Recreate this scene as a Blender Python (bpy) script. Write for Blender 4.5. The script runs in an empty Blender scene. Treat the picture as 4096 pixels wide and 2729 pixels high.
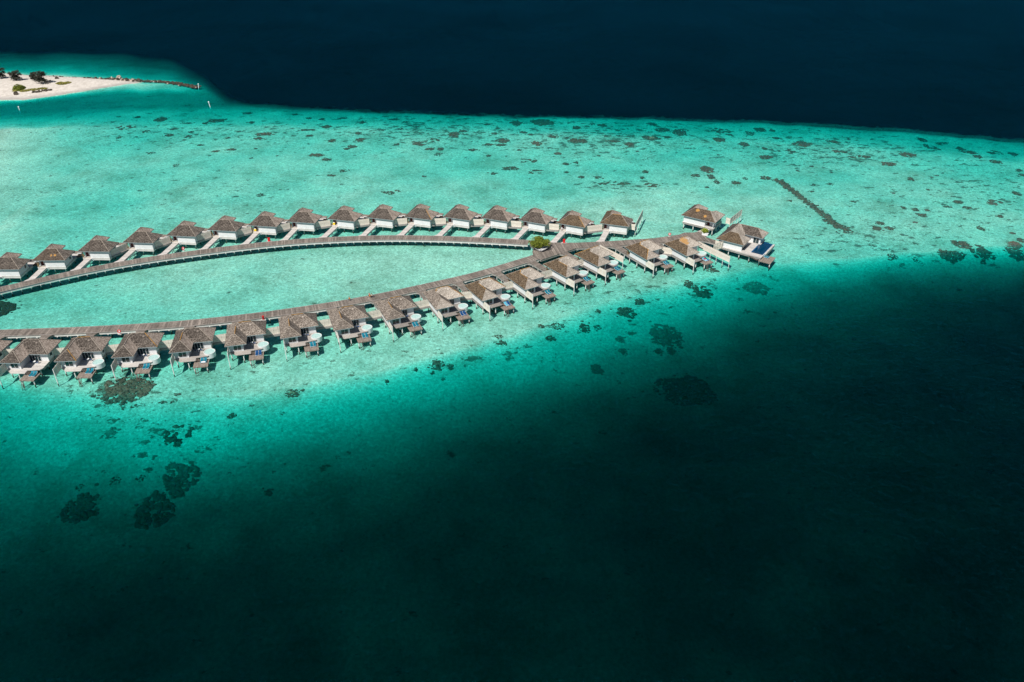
import bpy, bmesh, math, random
import numpy as np
from mathutils import Vector, Matrix, noise as mnoise
R = math.radians
random.seed(7); np.random.seed(7)
scene = bpy.context.scene
col = scene.collection

# ------------------------------------------------------------------ camera
HC, PITCH, FPX = 134.4, R(31.7), 3186.0          # height, downward pitch, focal length in px of a 4096 wide frame
cam_d = bpy.data.cameras.new('camera'); cam_d.sensor_width = 36; cam_d.lens = FPX / 4096 * 36
cam_d.clip_start = 1; cam_d.clip_end = 20000
cam = bpy.data.objects.new('camera', cam_d); col.objects.link(cam)
cam.location = (0, 0, HC); cam.rotation_euler = (R(90) - PITCH, 0, 0)
scene.camera = cam
# ------------------------------------------------------------------ sky, sun, exposure
SUN_EL, SUN_AZ = R(51), R(30)                    # the sun stands behind the camera on the left; shadows fall 30 deg right of forward
world = bpy.data.worlds.new('World'); scene.world = world; world.use_nodes = True
wn = world.node_tree; bg = wn.nodes['Background']
sky = wn.nodes.new('ShaderNodeTexSky'); sky.sky_type = 'NISHITA'; sky.sun_disc = False
sky.sun_elevation = SUN_EL; sky.sun_rotation = R(180) + SUN_AZ
sky.air_density = 1.0; sky.dust_density = 0.6; sky.ozone_density = 1.5
wn.links.new(sky.outputs[0], bg.inputs[0]); bg.inputs[1].default_value = 0.052
sun_d = bpy.data.lights.new('sun', 'SUN'); sun_d.energy = 5.0; sun_d.angle = R(0.5); sun_d.color = (1, 0.955, 0.89)
sun = bpy.data.objects.new('sun', sun_d); col.objects.link(sun)
sd = Vector((math.sin(SUN_AZ) * math.cos(SUN_EL), math.cos(SUN_AZ) * math.cos(SUN_EL), -math.sin(SUN_EL)))
sun.rotation_euler = sd.to_track_quat('-Z', 'Y').to_euler()
scene.view_settings.view_transform = 'Standard'; scene.view_settings.look = 'None'
scene.view_settings.exposure = 0.30; scene.view_settings.gamma = 1.0
scene.cycles.max_bounces = 6; scene.cycles.transparent_max_bounces = 12; scene.cycles.volume_bounces = 0

cp, sp = math.cos(PITCH), math.sin(PITCH)
def at(u, v, z=0.0):
    """point of the horizontal plane z that the photograph shows at pixel (u, v)"""
    dx = (u - 2048) / FPX; dy = -(v - 1364.5) / FPX
    d = Vector((dx, cp + dy * sp, -sp + dy * cp)); t = (z - HC) / d.z
    return Vector((d.x * t, d.y * t, z))

# ------------------------------------------------------------------ helpers
def tag(o, label=None, cat=None, group=None, kind=None):
    if label: o['label'] = label
    if cat: o['category'] = cat
    if group: o['group'] = group
    if kind: o['kind'] = kind
    return o
def empty(name, loc=(0, 0, 0), rz=0.0):
    o = bpy.data.objects.new(name, None); col.objects.link(o); o.location = loc; o.rotation_euler = (0, 0, rz)
    o.empty_display_size = 0.5
    return o
def copy_tree(o, parent=None):
    c = o.copy(); col.objects.link(c); c.parent = parent
    for ch in list(o.children): copy_tree(ch, c)
    return c
class MB:
    def __init__(s, flip=False): s.v = []; s.f = []; s.m = []; s.flip = flip
    def pt(s, p):
        s.v.append((p[0], -p[1] if s.flip else p[1], p[2])); return len(s.v) - 1
    def face(s, pts, mi=0):
        s.f.append([s.pt(p) for p in pts]); s.m.append(mi); return s
    def box(s, x0, x1, y0, y1, z0, z1, mi=0):
        return s.prism([(x0, y0), (x1, y0), (x1, y1), (x0, y1)], z0, z1, mi)
    def prism(s, poly, z0, z1, mi=0):
        b = [s.pt((x, y, z0)) for x, y in poly]; t = [s.pt((x, y, z1)) for x, y in poly]; n = len(poly)
        s.f += [b[::-1], t]; s.m += [mi, mi]
        for i in range(n):
            s.f.append([b[i], b[(i + 1) % n], t[(i + 1) % n], t[i]]); s.m.append(mi)
        return s
    def beam(s, a, b, w, h, mi=0):
        a = Vector(a); b = Vector(b); d = (b - a).normalized()
        up = Vector((0, 0, 1)) if abs(d.z) < 0.9 else Vector((0, 1, 0))
        sx = d.cross(up).normalized() * (w / 2); sy = sx.cross(d).normalized() * (h / 2)
        i = [s.pt(p + k * sx + l * sy) for p in (a, b) for k, l in ((-1, -1), (1, -1), (1, 1), (-1, 1))]
        for q in ((0, 3, 2, 1), (4, 5, 6, 7), (0, 1, 5, 4), (1, 2, 6, 5), (2, 3, 7, 6), (3, 0, 4, 7)):
            s.f.append([i[k] for k in q]); s.m.append(mi)
        return s
    def tube(s, a, b, r0, r1, n=10, mi=0, cap=True):
        a = Vector(a); b = Vector(b); d = (b - a).normalized()
        up = Vector((1, 0, 0)) if abs(d.x) < 0.9 else Vector((0, 1, 0))
        e1 = d.cross(up).normalized(); e2 = d.cross(e1)
        A = [s.pt(a + r0 * (math.cos(t) * e1 + math.sin(t) * e2)) for t in [2 * math.pi * k / n for k in range(n)]]
        B = [s.pt(b + r1 * (math.cos(t) * e1 + math.sin(t) * e2)) for t in [2 * math.pi * k / n for k in range(n)]]
        for k in range(n): s.f.append([A[k], A[(k + 1) % n], B[(k + 1) % n], B[k]]); s.m.append(mi)
        if cap: s.f += [A[::-1], B]; s.m += [mi, mi]
        return s
    def lathe(s, cx, cy, prof, n=28, mi=0):
        rings = [[s.pt((cx + r * math.cos(2 * math.pi * k / n), cy + r * math.sin(2 * math.pi * k / n), z)) for k in range(n)] for r, z in prof]
        for a, b in zip(rings, rings[1:]):
            for k in range(n): s.f.append([a[k], a[(k + 1) % n], b[(k + 1) % n], b[k]]); s.m.append(mi)
        return s
    def torus(s, c, rx, rr, axis=(0, 0, 1), n=18, m=6, mi=0):
        ax = Vector(axis).normalized(); up = Vector((1, 0, 0)) if abs(ax.x) < 0.9 else Vector((0, 1, 0))
        e1 = ax.cross(up).normalized(); e2 = ax.cross(e1); c = Vector(c); rings = []
        for i in range(n):
            t = 2 * math.pi * i / n; d = math.cos(t) * e1 + math.sin(t) * e2
            rings.append([s.pt(c + d * (rx + rr * math.cos(q)) + ax * rr * math.sin(q)) for q in [2 * math.pi * j / m for j in range(m)]])
        for i in range(n):
            a = rings[i]; b = rings[(i + 1) % n]
            for j in range(m): s.f.append([a[j], a[(j + 1) % m], b[(j + 1) % m], b[j]]); s.m.append(mi)
        return s
    def dome(s, c, rx, ry, rz, n=8, rot=0.0, jit=0.0, rings=2, mi=0, sink=0.15):
        ids = []
        ca, sa = math.cos(rot), math.sin(rot)
        for i in range(rings + 1):
            ph = (math.pi / 2) * i / (rings + 0.6); row = []
            for k in range(n):
                t = 2 * math.pi * k / n; q = 1 + random.uniform(-jit, jit)
                x = rx * math.cos(t) * math.cos(ph) * q; y = ry * math.sin(t) * math.cos(ph) * q
                row.append(s.pt((c[0] + ca * x - sa * y, c[1] + sa * x + ca * y, c[2] + (rz * math.sin(ph) * q if i else -sink))))
            ids.append(row)
        for a, b in zip(ids, ids[1:]):
            for k in range(n): s.f.append([a[k], a[(k + 1) % n], b[(k + 1) % n], b[k]]); s.m.append(mi)
        tp = s.pt((c[0], c[1], c[2] + rz * random.uniform(0.9, 1.1)))
        for k in range(n): s.f.append([ids[-1][k], ids[-1][(k + 1) % n], tp]); s.m.append(mi)
        return s
    def build(s, name, mats, parent=None, smooth=False, fix=True):
        me = bpy.data.meshes.new(name); me.from_pydata(s.v, [], s.f)
        for m in (mats if isinstance(mats, (list, tuple)) else [mats]): me.materials.append(m)
        me.polygons.foreach_set('material_index', s.m)
        if fix:
            bm = bmesh.new(); bm.from_mesh(me); bmesh.ops.remove_doubles(bm, verts=bm.verts, dist=1e-4)
            bmesh.ops.recalc_face_normals(bm, faces=bm.faces); bm.to_mesh(me); bm.free()
        if smooth: me.polygons.foreach_set('use_smooth', [True] * len(me.polygons))
        me.update()
        o = bpy.data.objects.new(name, me); col.objects.link(o)
        if parent: o.parent = parent
        return o

# ------------------------------------------------------------------ materials
def mat(name, base=(0.5, 0.5, 0.5), rough=0.8, spec=0.3):
    m = bpy.data.materials.new(name); m.use_nodes = True
    b = m.node_tree.nodes['Principled BSDF']
    b.inputs['Base Color'].default_value = (*base, 1); b.inputs['Roughness'].default_value = rough
    b.inputs['Specular IOR Level'].default_value = spec
    return m, m.node_tree.nodes, m.node_tree.links, b
def nz(N, L, vec, scale, detail=3, rough=0.6):
    t = N.new('ShaderNodeTexNoise'); t.inputs['Scale'].default_value = scale
    t.inputs['Detail'].default_value = detail; t.inputs['Roughness'].default_value = rough
    L.new(vec, t.inputs['Vector']); return t.outputs['Fac']
def ramp(N, L, fac, stops, interp='LINEAR'):
    r = N.new('ShaderNodeValToRGB'); r.color_ramp.interpolation = interp
    e = r.color_ramp.elements
    while len(e) < len(stops): e.new(0.5)
    for k, (p, c) in enumerate(stops):
        e[k].position = p; e[k].color = (*c, 1) if len(c) == 3 else c
    L.new(fac, r.inputs[0]); return r.outputs[0]
def mixc(N, L, f, a, b, mode='MIX'):
    m = N.new('ShaderNodeMix'); m.data_type = 'RGBA'; m.blend_type = mode
    for i, x in ((0, f), (6, a), (7, b)):
        if hasattr(x, 'links'): L.new(x, m.inputs[i])
        else: m.inputs[i].default_value = x if i == 0 else (*x, 1)
    return m.outputs[2]
def mth(N, L, op, a, b=0.0, clamp=False):
    m = N.new('ShaderNodeMath'); m.operation = op; m.use_clamp = clamp
    for i, x in ((0, a), (1, b)):
        if hasattr(x, 'links'): L.new(x, m.inputs[i])
        else: m.inputs[i].default_value = x
    return m.outputs[0]
def coords(N, kind='Object'):
    return N.new('ShaderNodeTexCoord').outputs[kind]
def bump(N, L, b, h, strength=0.4, dist=0.1):
    k = N.new('ShaderNodeBump'); k.inputs['Strength'].default_value = strength; k.inputs['Distance'].default_value = dist
    L.new(h, k.inputs['Height']); L.new(k.outputs[0], b.inputs['Normal'])
def shingle(name, dark, mid, light, lichen=0.0, spots=()):
    m, N, L, b = mat(name, rough=0.9, spec=0.15)
    v = coords(N)
    g = nz(N, L, v, 2.6, 4, 0.75)
    c = ramp(N, L, g, [(0.34, dark), (0.5, mid), (0.66, light)])
    big = nz(N, L, v, 0.35, 3, 0.6)
    c = mixc(N, L, 1.0, c, ramp(N, L, big, [(0.35, (0.72, 0.7, 0.68)), (0.65, (1.15, 1.13, 1.1))]), 'MULTIPLY')
    # courses of shingles: rows by height
    sx = N.new('ShaderNodeSeparateXYZ'); L.new(v, sx.inputs[0])
    rows = mth(N, L, 'FRACT', mth(N, L, 'MULTIPLY', sx.outputs[2], 5.0))
    c = mixc(N, L, 1.0, c, ramp(N, L, rows, [(0.0, (0.62, 0.62, 0.62)), (0.25, (1.05, 1.05, 1.05)), (1.0, (1, 1, 1))]), 'MULTIPLY')
    if lichen:
        ln = nz(N, L, v, 0.9, 5, 0.8)
        f = ramp(N, L, ln, [(0.66 - lichen, (0, 0, 0)), (0.72 - lichen, (1, 1, 1))])
        c = mixc(N, L, mth(N, L, 'MULTIPLY', f, 0.7), c, (0.33, 0.16, 0.03))
    for (p, r) in spots:
        d = N.new('ShaderNodeVectorMath'); d.operation = 'DISTANCE'; L.new(v, d.inputs[0]); d.inputs[1].default_value = p
        fall = mth(N, L, 'SUBTRACT', 1.0, mth(N, L, 'DIVIDE', d.outputs['Value'], r), True)
        s_ = mth(N, L, 'ADD', fall, mth(N, L, 'SUBTRACT', mth(N, L, 'MULTIPLY', nz(N, L, v, 1.6, 5, 0.8), 1.6), 0.8))
        f = ramp(N, L, s_, [(0.42, (0, 0, 0)), (0.56, (1, 1, 1))])
        c = mixc(N, L, mth(N, L, 'MULTIPLY', f, 0.8), c, (0.42, 0.22, 0.06))
    L.new(c, b.inputs['Base Color']); bump(N, L, b, g, 0.7, 0.12)
    return m
def grained(name, c0, c1, scale=3.0, rough=0.8, plank=None, plankdark=0.6, dirt=0.0, stretch=None, spec=0.25, bmp=0.2):
    m, N, L, b = mat(name, rough=rough, spec=spec)
    v = coords(N)
    w = v
    if stretch:
        mp = N.new('ShaderNodeMapping'); mp.inputs['Scale'].default_value = stretch; L.new(v, mp.inputs[0]); w = mp.outputs[0]
    g = nz(N, L, w, scale, 4, 0.7)
    c = ramp(N, L, g, [(0.3, c0), (0.7, c1)])
    if plank:                                   # (axis, boards per metre): dark joints between boards, each board its own tone
        ax, per = plank
        s_ = N.new('ShaderNodeSeparateXYZ'); L.new(v, s_.inputs[0])
        k = mth(N, L, 'MULTIPLY', s_.outputs[ax], per)
        fr = mth(N, L, 'FRACT', k)
        wn_ = N.new('ShaderNodeTexWhiteNoise'); wn_.noise_dimensions = '1D'; L.new(mth(N, L, 'FLOOR', k), wn_.inputs['W'])
        c = mixc(N, L, 1.0, c, ramp(N, L, wn_.outputs['Value'], [(0, (0.78, 0.77, 0.76)), (1, (1.2, 1.19, 1.17))]), 'MULTIPLY')
        c = mixc(N, L, 1.0, c, ramp(N, L, fr, [(0, (plankdark,) * 3), (0.1, (1, 1, 1)), (1, (1, 1, 1))]), 'MULTIPLY')
    if dirt:
        f = ramp(N, L, nz(N, L, v, 0.6, 4, 0.7), [(0.45, (0, 0, 0)), (0.75, (1, 1, 1))])
        c = mixc(N, L, mth(N, L, 'MULTIPLY', f, dirt), c, tuple(x * 0.45 for x in c0))
    L.new(c, b.inputs['Base Color']); bump(N, L, b, g, bmp, 0.05)
    return m
M = {}
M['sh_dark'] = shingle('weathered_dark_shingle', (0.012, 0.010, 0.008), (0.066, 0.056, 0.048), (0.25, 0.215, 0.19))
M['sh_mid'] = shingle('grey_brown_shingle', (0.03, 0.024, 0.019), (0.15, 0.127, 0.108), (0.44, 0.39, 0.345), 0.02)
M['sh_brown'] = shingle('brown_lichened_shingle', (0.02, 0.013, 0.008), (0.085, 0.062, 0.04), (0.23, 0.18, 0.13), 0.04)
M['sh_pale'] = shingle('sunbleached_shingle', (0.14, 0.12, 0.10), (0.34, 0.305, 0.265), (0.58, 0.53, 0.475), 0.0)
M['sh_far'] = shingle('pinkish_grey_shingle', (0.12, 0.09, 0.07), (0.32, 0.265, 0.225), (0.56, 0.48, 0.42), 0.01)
M['sh_rust'] = shingle('orange_stained_shingle', (0.14, 0.12, 0.10), (0.34, 0.305, 0.265), (0.58, 0.53, 0.475), 0.0, [((5.0, -5.6, 7.7), 3.6)])
M['sh_spots'] = shingle('dark_shingle_with_orange_lichen', (0.02, 0.014, 0.01), (0.085, 0.063, 0.045), (0.2, 0.155, 0.12), 0.02, [((5.6, 3.2, 8.3), 1.6), ((9.6, 1.6, 7.2), 1.2)])
M['sh_yellow'] = shingle('dark_shingle_with_yellow_patch', (0.016, 0.012, 0.009), (0.075, 0.058, 0.045), (0.20, 0.165, 0.135), 0.0, [((7.9, 1.9, 7.3), 0.9), ((6.5, 1.8, 7.2), 0.7)])
M['cap'] = grained('ridge_cap_wood', (0.12, 0.095, 0.075), (0.42, 0.36, 0.30), 2.5)
M['cap_orange'] = grained('lichened_ridge_cap', (0.13, 0.085, 0.05), (0.50, 0.26, 0.05), 1.2)
M['white'] = grained('white_painted_boards', (0.54, 0.55, 0.555), (0.70, 0.705, 0.705), 2.2, 0.7, dirt=0.12)
M['fascia'] = grained('blue_grey_fascia', (0.17, 0.21, 0.22), (0.28, 0.33, 0.34), 2, 0.7)
M['soffit'] = grained('white_soffit', (0.5, 0.5, 0.5), (0.62, 0.62, 0.62), 2)
M['skirt'] = grained('weathered_white_skirt', (0.42, 0.40, 0.39), (0.62, 0.6, 0.58), 2.5, 0.8, plank=(2, 3.0), plankdark=0.7, dirt=0.3)
M['skirt_grey'] = grained('bleached_timber_skirt', (0.20, 0.185, 0.175), (0.36, 0.335, 0.32), 2.5, 0.85, plank=(2, 3.4), plankdark=0.5, dirt=0.3)
M['deck_pale'] = grained('bleached_deck_boards', (0.38, 0.355, 0.335), (0.58, 0.555, 0.525), 2.0, 0.8, plank=(1, 3.3), plankdark=0.7, dirt=0.25)
M['deck_brown'] = grained('brown_deck_boards', (0.15, 0.12, 0.10), (0.32, 0.27, 0.23), 2.5, 0.85, plank=(0, 3.3), plankdark=0.55, dirt=0.3)
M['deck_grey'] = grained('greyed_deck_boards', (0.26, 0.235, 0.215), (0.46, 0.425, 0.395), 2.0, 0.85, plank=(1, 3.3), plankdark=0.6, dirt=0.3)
M['deck_shade'] = grained('shaded_grey_deck_boards', (0.15, 0.135, 0.125), (0.31, 0.285, 0.265), 2.0, 0.85, plank=(1, 3.3), plankdark=0.6, dirt=0.3)  # grey boards with the roof shadow darkened into their colour
M['bridge'] = grained('pale_bridge_boards', (0.40, 0.37, 0.35), (0.6, 0.565, 0.535), 2.0, 0.85, plank=(1, 4.0), plankdark=0.72, dirt=0.2)
M['timber'] = grained('dark_timber', (0.07, 0.055, 0.045), (0.16, 0.13, 0.11), 3)
M['screen'] = grained('sand_coloured_screen_boards', (0.56, 0.50, 0.43), (0.74, 0.69, 0.61), 2.2, 0.85, plank=(2, 5.0), plankdark=0.85, dirt=0.15)
M['door'] = grained('dark_red_timber_door', (0.06, 0.015, 0.012), (0.13, 0.03, 0.025), 3)
M['post_wood'] = grained('entrance_timber', (0.22, 0.15, 0.07), (0.36, 0.26, 0.13), 3)
m, N, L, b = mat('window_glass', (0.012, 0.03, 0.034), 0.08, 0.6); M['glass'] = m
m, N, L, b = mat('tub_white', (0.58, 0.61, 0.60), 0.35, 0.5); M['tub'] = m
m, N, L, b = mat('tub_water', (0.50, 0.74, 0.71), 0.12, 0.5)
f = nz(N, L, coords(N), 3.5, 3, 0.7); L.new(ramp(N, L, f, [(0.35, (0.24, 0.46, 0.43)), (0.65, (0.55, 0.66, 0.63))]), b.inputs['Base Color']); bump(N, L, b, f, 0.3, 0.1); M['tubwater'] = m
m, N, L, b = mat('pool_water', (0.0, 0.035, 0.085), 0.1, 0.4)
f = nz(N, L, coords(N), 2.0, 3, 0.6); L.new(ramp(N, L, f, [(0.3, (0.0, 0.022, 0.06)), (0.7, (0.0, 0.04, 0.095))]), b.inputs['Base Color']); bump(N, L, b, f, 0.2, 0.1); M['poolwater'] = m
M['pooltile'] = mat('blue_pool_tile', (0.0, 0.10, 0.26), 0.3)[0]
M['teal'] = grained('teal_sling_fabric', (0.0, 0.10, 0.15), (0.0, 0.17, 0.24), 5, 0.7)
M['navy'] = grained('dark_blue_sling_fabric', (0.0, 0.035, 0.12), (0.01, 0.065, 0.19), 5, 0.7)
M['aqua'] = grained('light_blue_sling_fabric', (0.05, 0.3, 0.42), (0.12, 0.42, 0.55), 5, 0.7)
M['metal_white'] = mat('white_powder_coat', (0.8, 0.82, 0.82), 0.4, 0.5)[0]
M['towel'] = grained('white_towel', (0.75, 0.75, 0.75), (0.86, 0.86, 0.86), 5)
M['red'] = mat('red_paint', (0.55, 0.008, 0.01), 0.45, 0.5)[0]
M['blue'] = mat('blue_cloth', (0.02, 0.12, 0.42), 0.8)[0]
M['yellow'] = mat('yellow_plastic', (0.75, 0.48, 0.01), 0.5)[0]
M['orange'] = mat('orange_cloth', (0.65, 0.23, 0.02), 0.8)[0]
M['black'] = mat('black_rubber', (0.015, 0.015, 0.018), 0.6)[0]
M['skin'] = mat('skin', (0.42, 0.22, 0.14), 0.6)[0]
M['skin_dark'] = mat('brown_skin', (0.16, 0.075, 0.045), 0.6)[0]
M['hair'] = mat('dark_hair', (0.012, 0.009, 0.008), 0.7)[0]
M['pink'] = mat('pink_cloth', (0.7, 0.12, 0.17), 0.8)[0]
M['cream'] = mat('cream_cloth', (0.66, 0.6, 0.5), 0.85)[0]
M['whitecloth'] = mat('white_uniform', (0.8, 0.8, 0.8), 0.85)[0]
M['bikeblue'] = mat('teal_bicycle_paint', (0.01, 0.14, 0.22), 0.35, 0.5)[0]
M['planter'] = grained('white_rendered_planter', (0.62, 0.62, 0.63), (0.78, 0.78, 0.79), 3, 0.7, dirt=0.2)
def foliage(name, a, b_, c_):
    m, N, L, b = mat(name, rough=0.7, spec=0.25)
    L.new(ramp(N, L, nz(N, L, coords(N), 1.3, 4, 0.7), [(0.3, a), (0.5, b_), (0.7, c_)]), b.inputs['Base Color']); return m
M['leaf'] = foliage('bright_green_leaves', (0.045, 0.065, 0.006), (0.12, 0.15, 0.015), (0.27, 0.29, 0.04))
M['leaf_lime'] = foliage('lime_leaves', (0.09, 0.13, 0.01), (0.2, 0.26, 0.02), (0.38, 0.42, 0.06))
M['leaf_dark'] = foliage('dark_grey_green_needles', (0.012, 0.014, 0.009), (0.035, 0.038, 0.026), (0.075, 0.075, 0.055))
M['leaf_dry'] = foliage('olive_ground_cover', (0.09, 0.09, 0.01), (0.22, 0.21, 0.04), (0.36, 0.30, 0.09))
M['bark'] = grained('bark', (0.06, 0.05, 0.04), (0.14, 0.12, 0.10), 4)
M['rock'] = grained('breakwater_rock', (0.012, 0.01, 0.008), (0.10, 0.08, 0.06), 0.9, 0.9, bmp=0.6)
M['rock_pale'] = grained('pale_coral_rock', (0.22, 0.18, 0.14), (0.5, 0.43, 0.36), 0.9, 0.9, bmp=0.6)
# stilts: pale concrete, stained dark brown by the tide near the water
m, N, L, b = mat('stilt_concrete', rough=0.85)
g = N.new('ShaderNodeNewGeometry'); s_ = N.new('ShaderNodeSeparateXYZ'); L.new(g.outputs['Position'], s_.inputs[0])
h = mth(N, L, 'ADD', s_.outputs[2], mth(N, L, 'MULTIPLY', nz(N, L, g.outputs['Position'], 2.0), 0.5))
mr = N.new('ShaderNodeMapRange'); L.new(h, mr.inputs[0]); mr.inputs[1].default_value = 0.55; mr.inputs[2].default_value = 0.95
L.new(mixc(N, L, mr.outputs[0], (0.05, 0.035, 0.022), (0.62, 0.60, 0.57)), b.inputs['Base Color']); M['stilt'] = m
# boardwalk: boards laid across the walk, seen through the uv map (u along, v across)
def walk_mat(name, c0, c1):
    m, N, L, b = mat(name, rough=0.85, spec=0.2)
    uv = N.new('ShaderNodeUVMap').outputs[0]; s_ = N.new('ShaderNodeSeparateXYZ'); L.new(uv, s_.inputs[0])
    k = mth(N, L, 'MULTIPLY', s_.outputs[0], 2.6); fr = mth(N, L, 'FRACT', k)
    w_ = N.new('ShaderNodeTexWhiteNoise'); w_.noise_dimensions = '1D'; L.new(mth(N, L, 'FLOOR', k), w_.inputs['W'])
    p = N.new('ShaderNodeNewGeometry').outputs['Position']
    c = ramp(N, L, nz(N, L, p, 1.4, 4, 0.7), [(0.3, c0), (0.7, c1)])
    c = mixc(N, L, 1.0, c, ramp(N, L, w_.outputs['Value'], [(0, (0.7, 0.69, 0.68)), (0.85, (1.12, 1.1, 1.08)), (1, (1.5, 1.47, 1.44))]), 'MULTIPLY')
    c = mixc(N, L, 1.0, c, ramp(N, L, fr, [(0, (0.5, 0.5, 0.5)), (0.12, (1, 1, 1)), (1, (1, 1, 1))]), 'MULTIPLY')
    c = mixc(N, L, 1.0, c, ramp(N, L, nz(N, L, p, 0.12, 3, 0.6), [(0.35, (0.86, 0.84, 0.82)), (0.65, (1.12, 1.1, 1.08))]), 'MULTIPLY')
    L.new(c, b.inputs['Base Color']); return m
M['walk'] = walk_mat('weathered_boardwalk', (0.11, 0.096, 0.084), (0.255, 0.228, 0.205))

# ------------------------------------------------------------------ depth of the sea floor
# contours of equal depth read off the photograph in a 2353 px wide copy (x columns; y of each contour)
CX = [-260, 0, 150, 294, 400, 470, 530, 588, 882, 1176, 1470, 1765, 2060, 2353, 2620]
UP = {  # y of the far reef edge and the bands south of it, and their depths
 -260: ([122,150,162,170,240,246,252,274,290,312,600], [3.6,1.9,1.1,0,0,.7,2.2,2.2,1.2,.6,.75]),
 0:    ([125,148,160,170,230,235,243,262,280,300,600], [3.6,1.9,1.1,0,0,.7,2.2,2.2,.9,.3,.7]),
 150:  ([124,148,165,178,214,219,228,252,264,292,600], [3.6,2.0,1.1,0,0,.7,2.2,2.2,1.2,.7,.8]),
 294:  ([128,155,175,187,193,204,216,246,256,292,600], [4,2.2,1.2,.25,.15,.4,1.8,2.2,1.3,.95,.7]),
 400:  ([142,165,182,191,195,206,216,243,252,292,600], [4.6,2.6,1.5,.7,.4,.7,1.8,2.2,1.3,.95,.65]),
 470:  ([178,192,198,204,206,212,220,243,252,292,600], [5,3.4,2.4,1.9,1.4,1.4,2.1,2.4,1.4,.95,.6]),
 530:  ([222,227,231,234,236,238,240,244,252,292,600], [8,6,5,4.5,4,3.6,3.2,2.6,1.6,.95,.6]),
 588:  ([243,245,247,248,249,250,251,253,257,292,600], [9,5,3.5,3,2.5,2.2,2,1.8,1.5,.95,.6]),
 882:  ([257,259,260,261,262,263,264,265,270,300,600], [10,4,2.6,2.2,1.9,1.7,1.6,1.5,1.35,1.0,.5]),
 1176: ([266,268,269,270,271,272,273,275,280,310,600], [10,4,2.6,2.2,1.9,1.7,1.6,1.5,1.3,1.0,.5]),
 1470: ([271,273,274,275,276,277,278,280,286,318,560], [10,4,2.6,2.2,1.9,1.7,1.6,1.5,1.3,1.05,.5]),
 1765: ([281,283,284,285,286,287,288,290,296,330,540], [10,4,2.6,2.2,1.9,1.7,1.6,1.5,1.3,1.05,.55]),
 2060: ([300,302,303,304,305,306,307,309,316,350,530], [10,4,2.6,2.2,1.9,1.7,1.6,1.5,1.3,1.0,.7]),
 2353: ([325,327,328,329,330,331,332,334,342,375,510], [10,4,2.6,2.2,1.9,1.7,1.6,1.5,1.35,1.1,.8]),
 2620: ([346,348,349,350,351,352,353,355,363,395,500], [10,4,2.6,2.2,1.9,1.7,1.6,1.5,1.35,1.1,.9]),
}
SY = [  # south contours: y for each column, with depths below
 [868,870,890,905,910,908,905,903,850,770,668,606,584,560,545],
 [905,915,945,972,972,968,964,958,880,800,706,636,600,578,565],
 [990,1000,1030,1050,1040,1030,1020,1010,925,858,762,668,616,596,585],
 [1100,1110,1125,1130,1120,1110,1100,1090,995,905,822,704,645,620,610],
 [1210,1220,1222,1220,1210,1200,1190,1180,1090,962,895,785,700,660,645],
 [1400,1400,1392,1380,1365,1350,1340,1330,1230,1100,1010,940,860,760,720],
 [1800]*15]
SD = [0.52, 1.5, 2.85, 5.3, 7.9, 10.5, 12.6]
for _r, _d in ((3, 22), (4, 32), (5, 45)):
    SY[_r] = [y - _d if k < 8 else y + (0 if k < 11 else _d * .5) for k, y in enumerate(SY[_r])]
NU = len(CX); tabY = np.zeros((NU, 0)); rows = []
for i, c in enumerate(CX):
    ys, ds = UP[c]
    Y = [ys[0] - 60, ys[0] - (16 if c < 480 else 5)] + ys + [s[i] for s in SY]
    ds = ds[:-2] + [ds[-2] * .52, ds[-1] * .6]
    D = [26, 20] + ds + SD
    Y[12] = min(Y[12], Y[13] - 20)
    rows.append((Y, D))
TY = np.array([r[0] for r in rows], float); TD = np.array([r[1] for r in rows], float)
def depth_uv(x, y):
    y = y + 1.6 * np.sin(x * .045 + 1.3 * np.sin(x * .017)) * np.sin(x * .0113 + .8) + .4 * np.sin(x * .21 + 2 * np.sin(x * .05))
    x = np.clip(x, CX[0], CX[-1]); i = np.clip(np.searchsorted(CX, x) - 1, 0, NU - 2); cx = np.array(CX, float)
    t = (x - cx[i]) / (cx[i + 1] - cx[i])
    # Catmull-like smooth blending of the columns
    Yc = TY[i] * (1 - t)[:, None] + TY[i + 1] * t[:, None]; Dc = TD[i] * (1 - t)[:, None] + TD[i + 1] * t[:, None]
    d = np.full(len(x), 26.0)
    for k in range(Yc.shape[1] - 1):
        w = (y >= Yc[:, k]); s = np.clip((y - Yc[:, k]) / np.maximum(Yc[:, k + 1] - Yc[:, k], 1e-3), 0, 1)
        d = np.where(w, Dc[:, k] + (Dc[:, k + 1] - Dc[:, k]) * s, d)
    return d
def island_h(x, y):
    # dry sand of the spit between its two waterlines
    N_ = np.interp(x, [-260, 0, 150, 240, 294, 330], [170, 170, 178, 183, 187, 189]); S_ = np.interp(x, [-260, 0, 60, 150, 220, 294, 330], [243, 231, 230, 217, 205, 193, 190])
    t = np.clip((y - N_) / np.maximum(S_ - N_, 1e-3), 0, 1)
    return np.where((x < 330) & (y > N_) & (y < S_), np.sin(np.pi * t ** 0.7) * np.clip((330 - x) / 160, 0, 1) * 2.2, 0)
def project(X, Y, Z):
    zc = Y * cp - (Z - HC) * sp; yc = Y * sp + (Z - HC) * cp
    return (2048 + FPX * X / zc) / 1.7407, (1364.5 - FPX * yc / zc) / 1.7407
def fnoise(X, Y, s, o=4):
    return np.array([mnoise.fractal(Vector((a * s, b * s, 0.3)), 1.0, 2.0, o) for a, b in zip(X, Y)])
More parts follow.
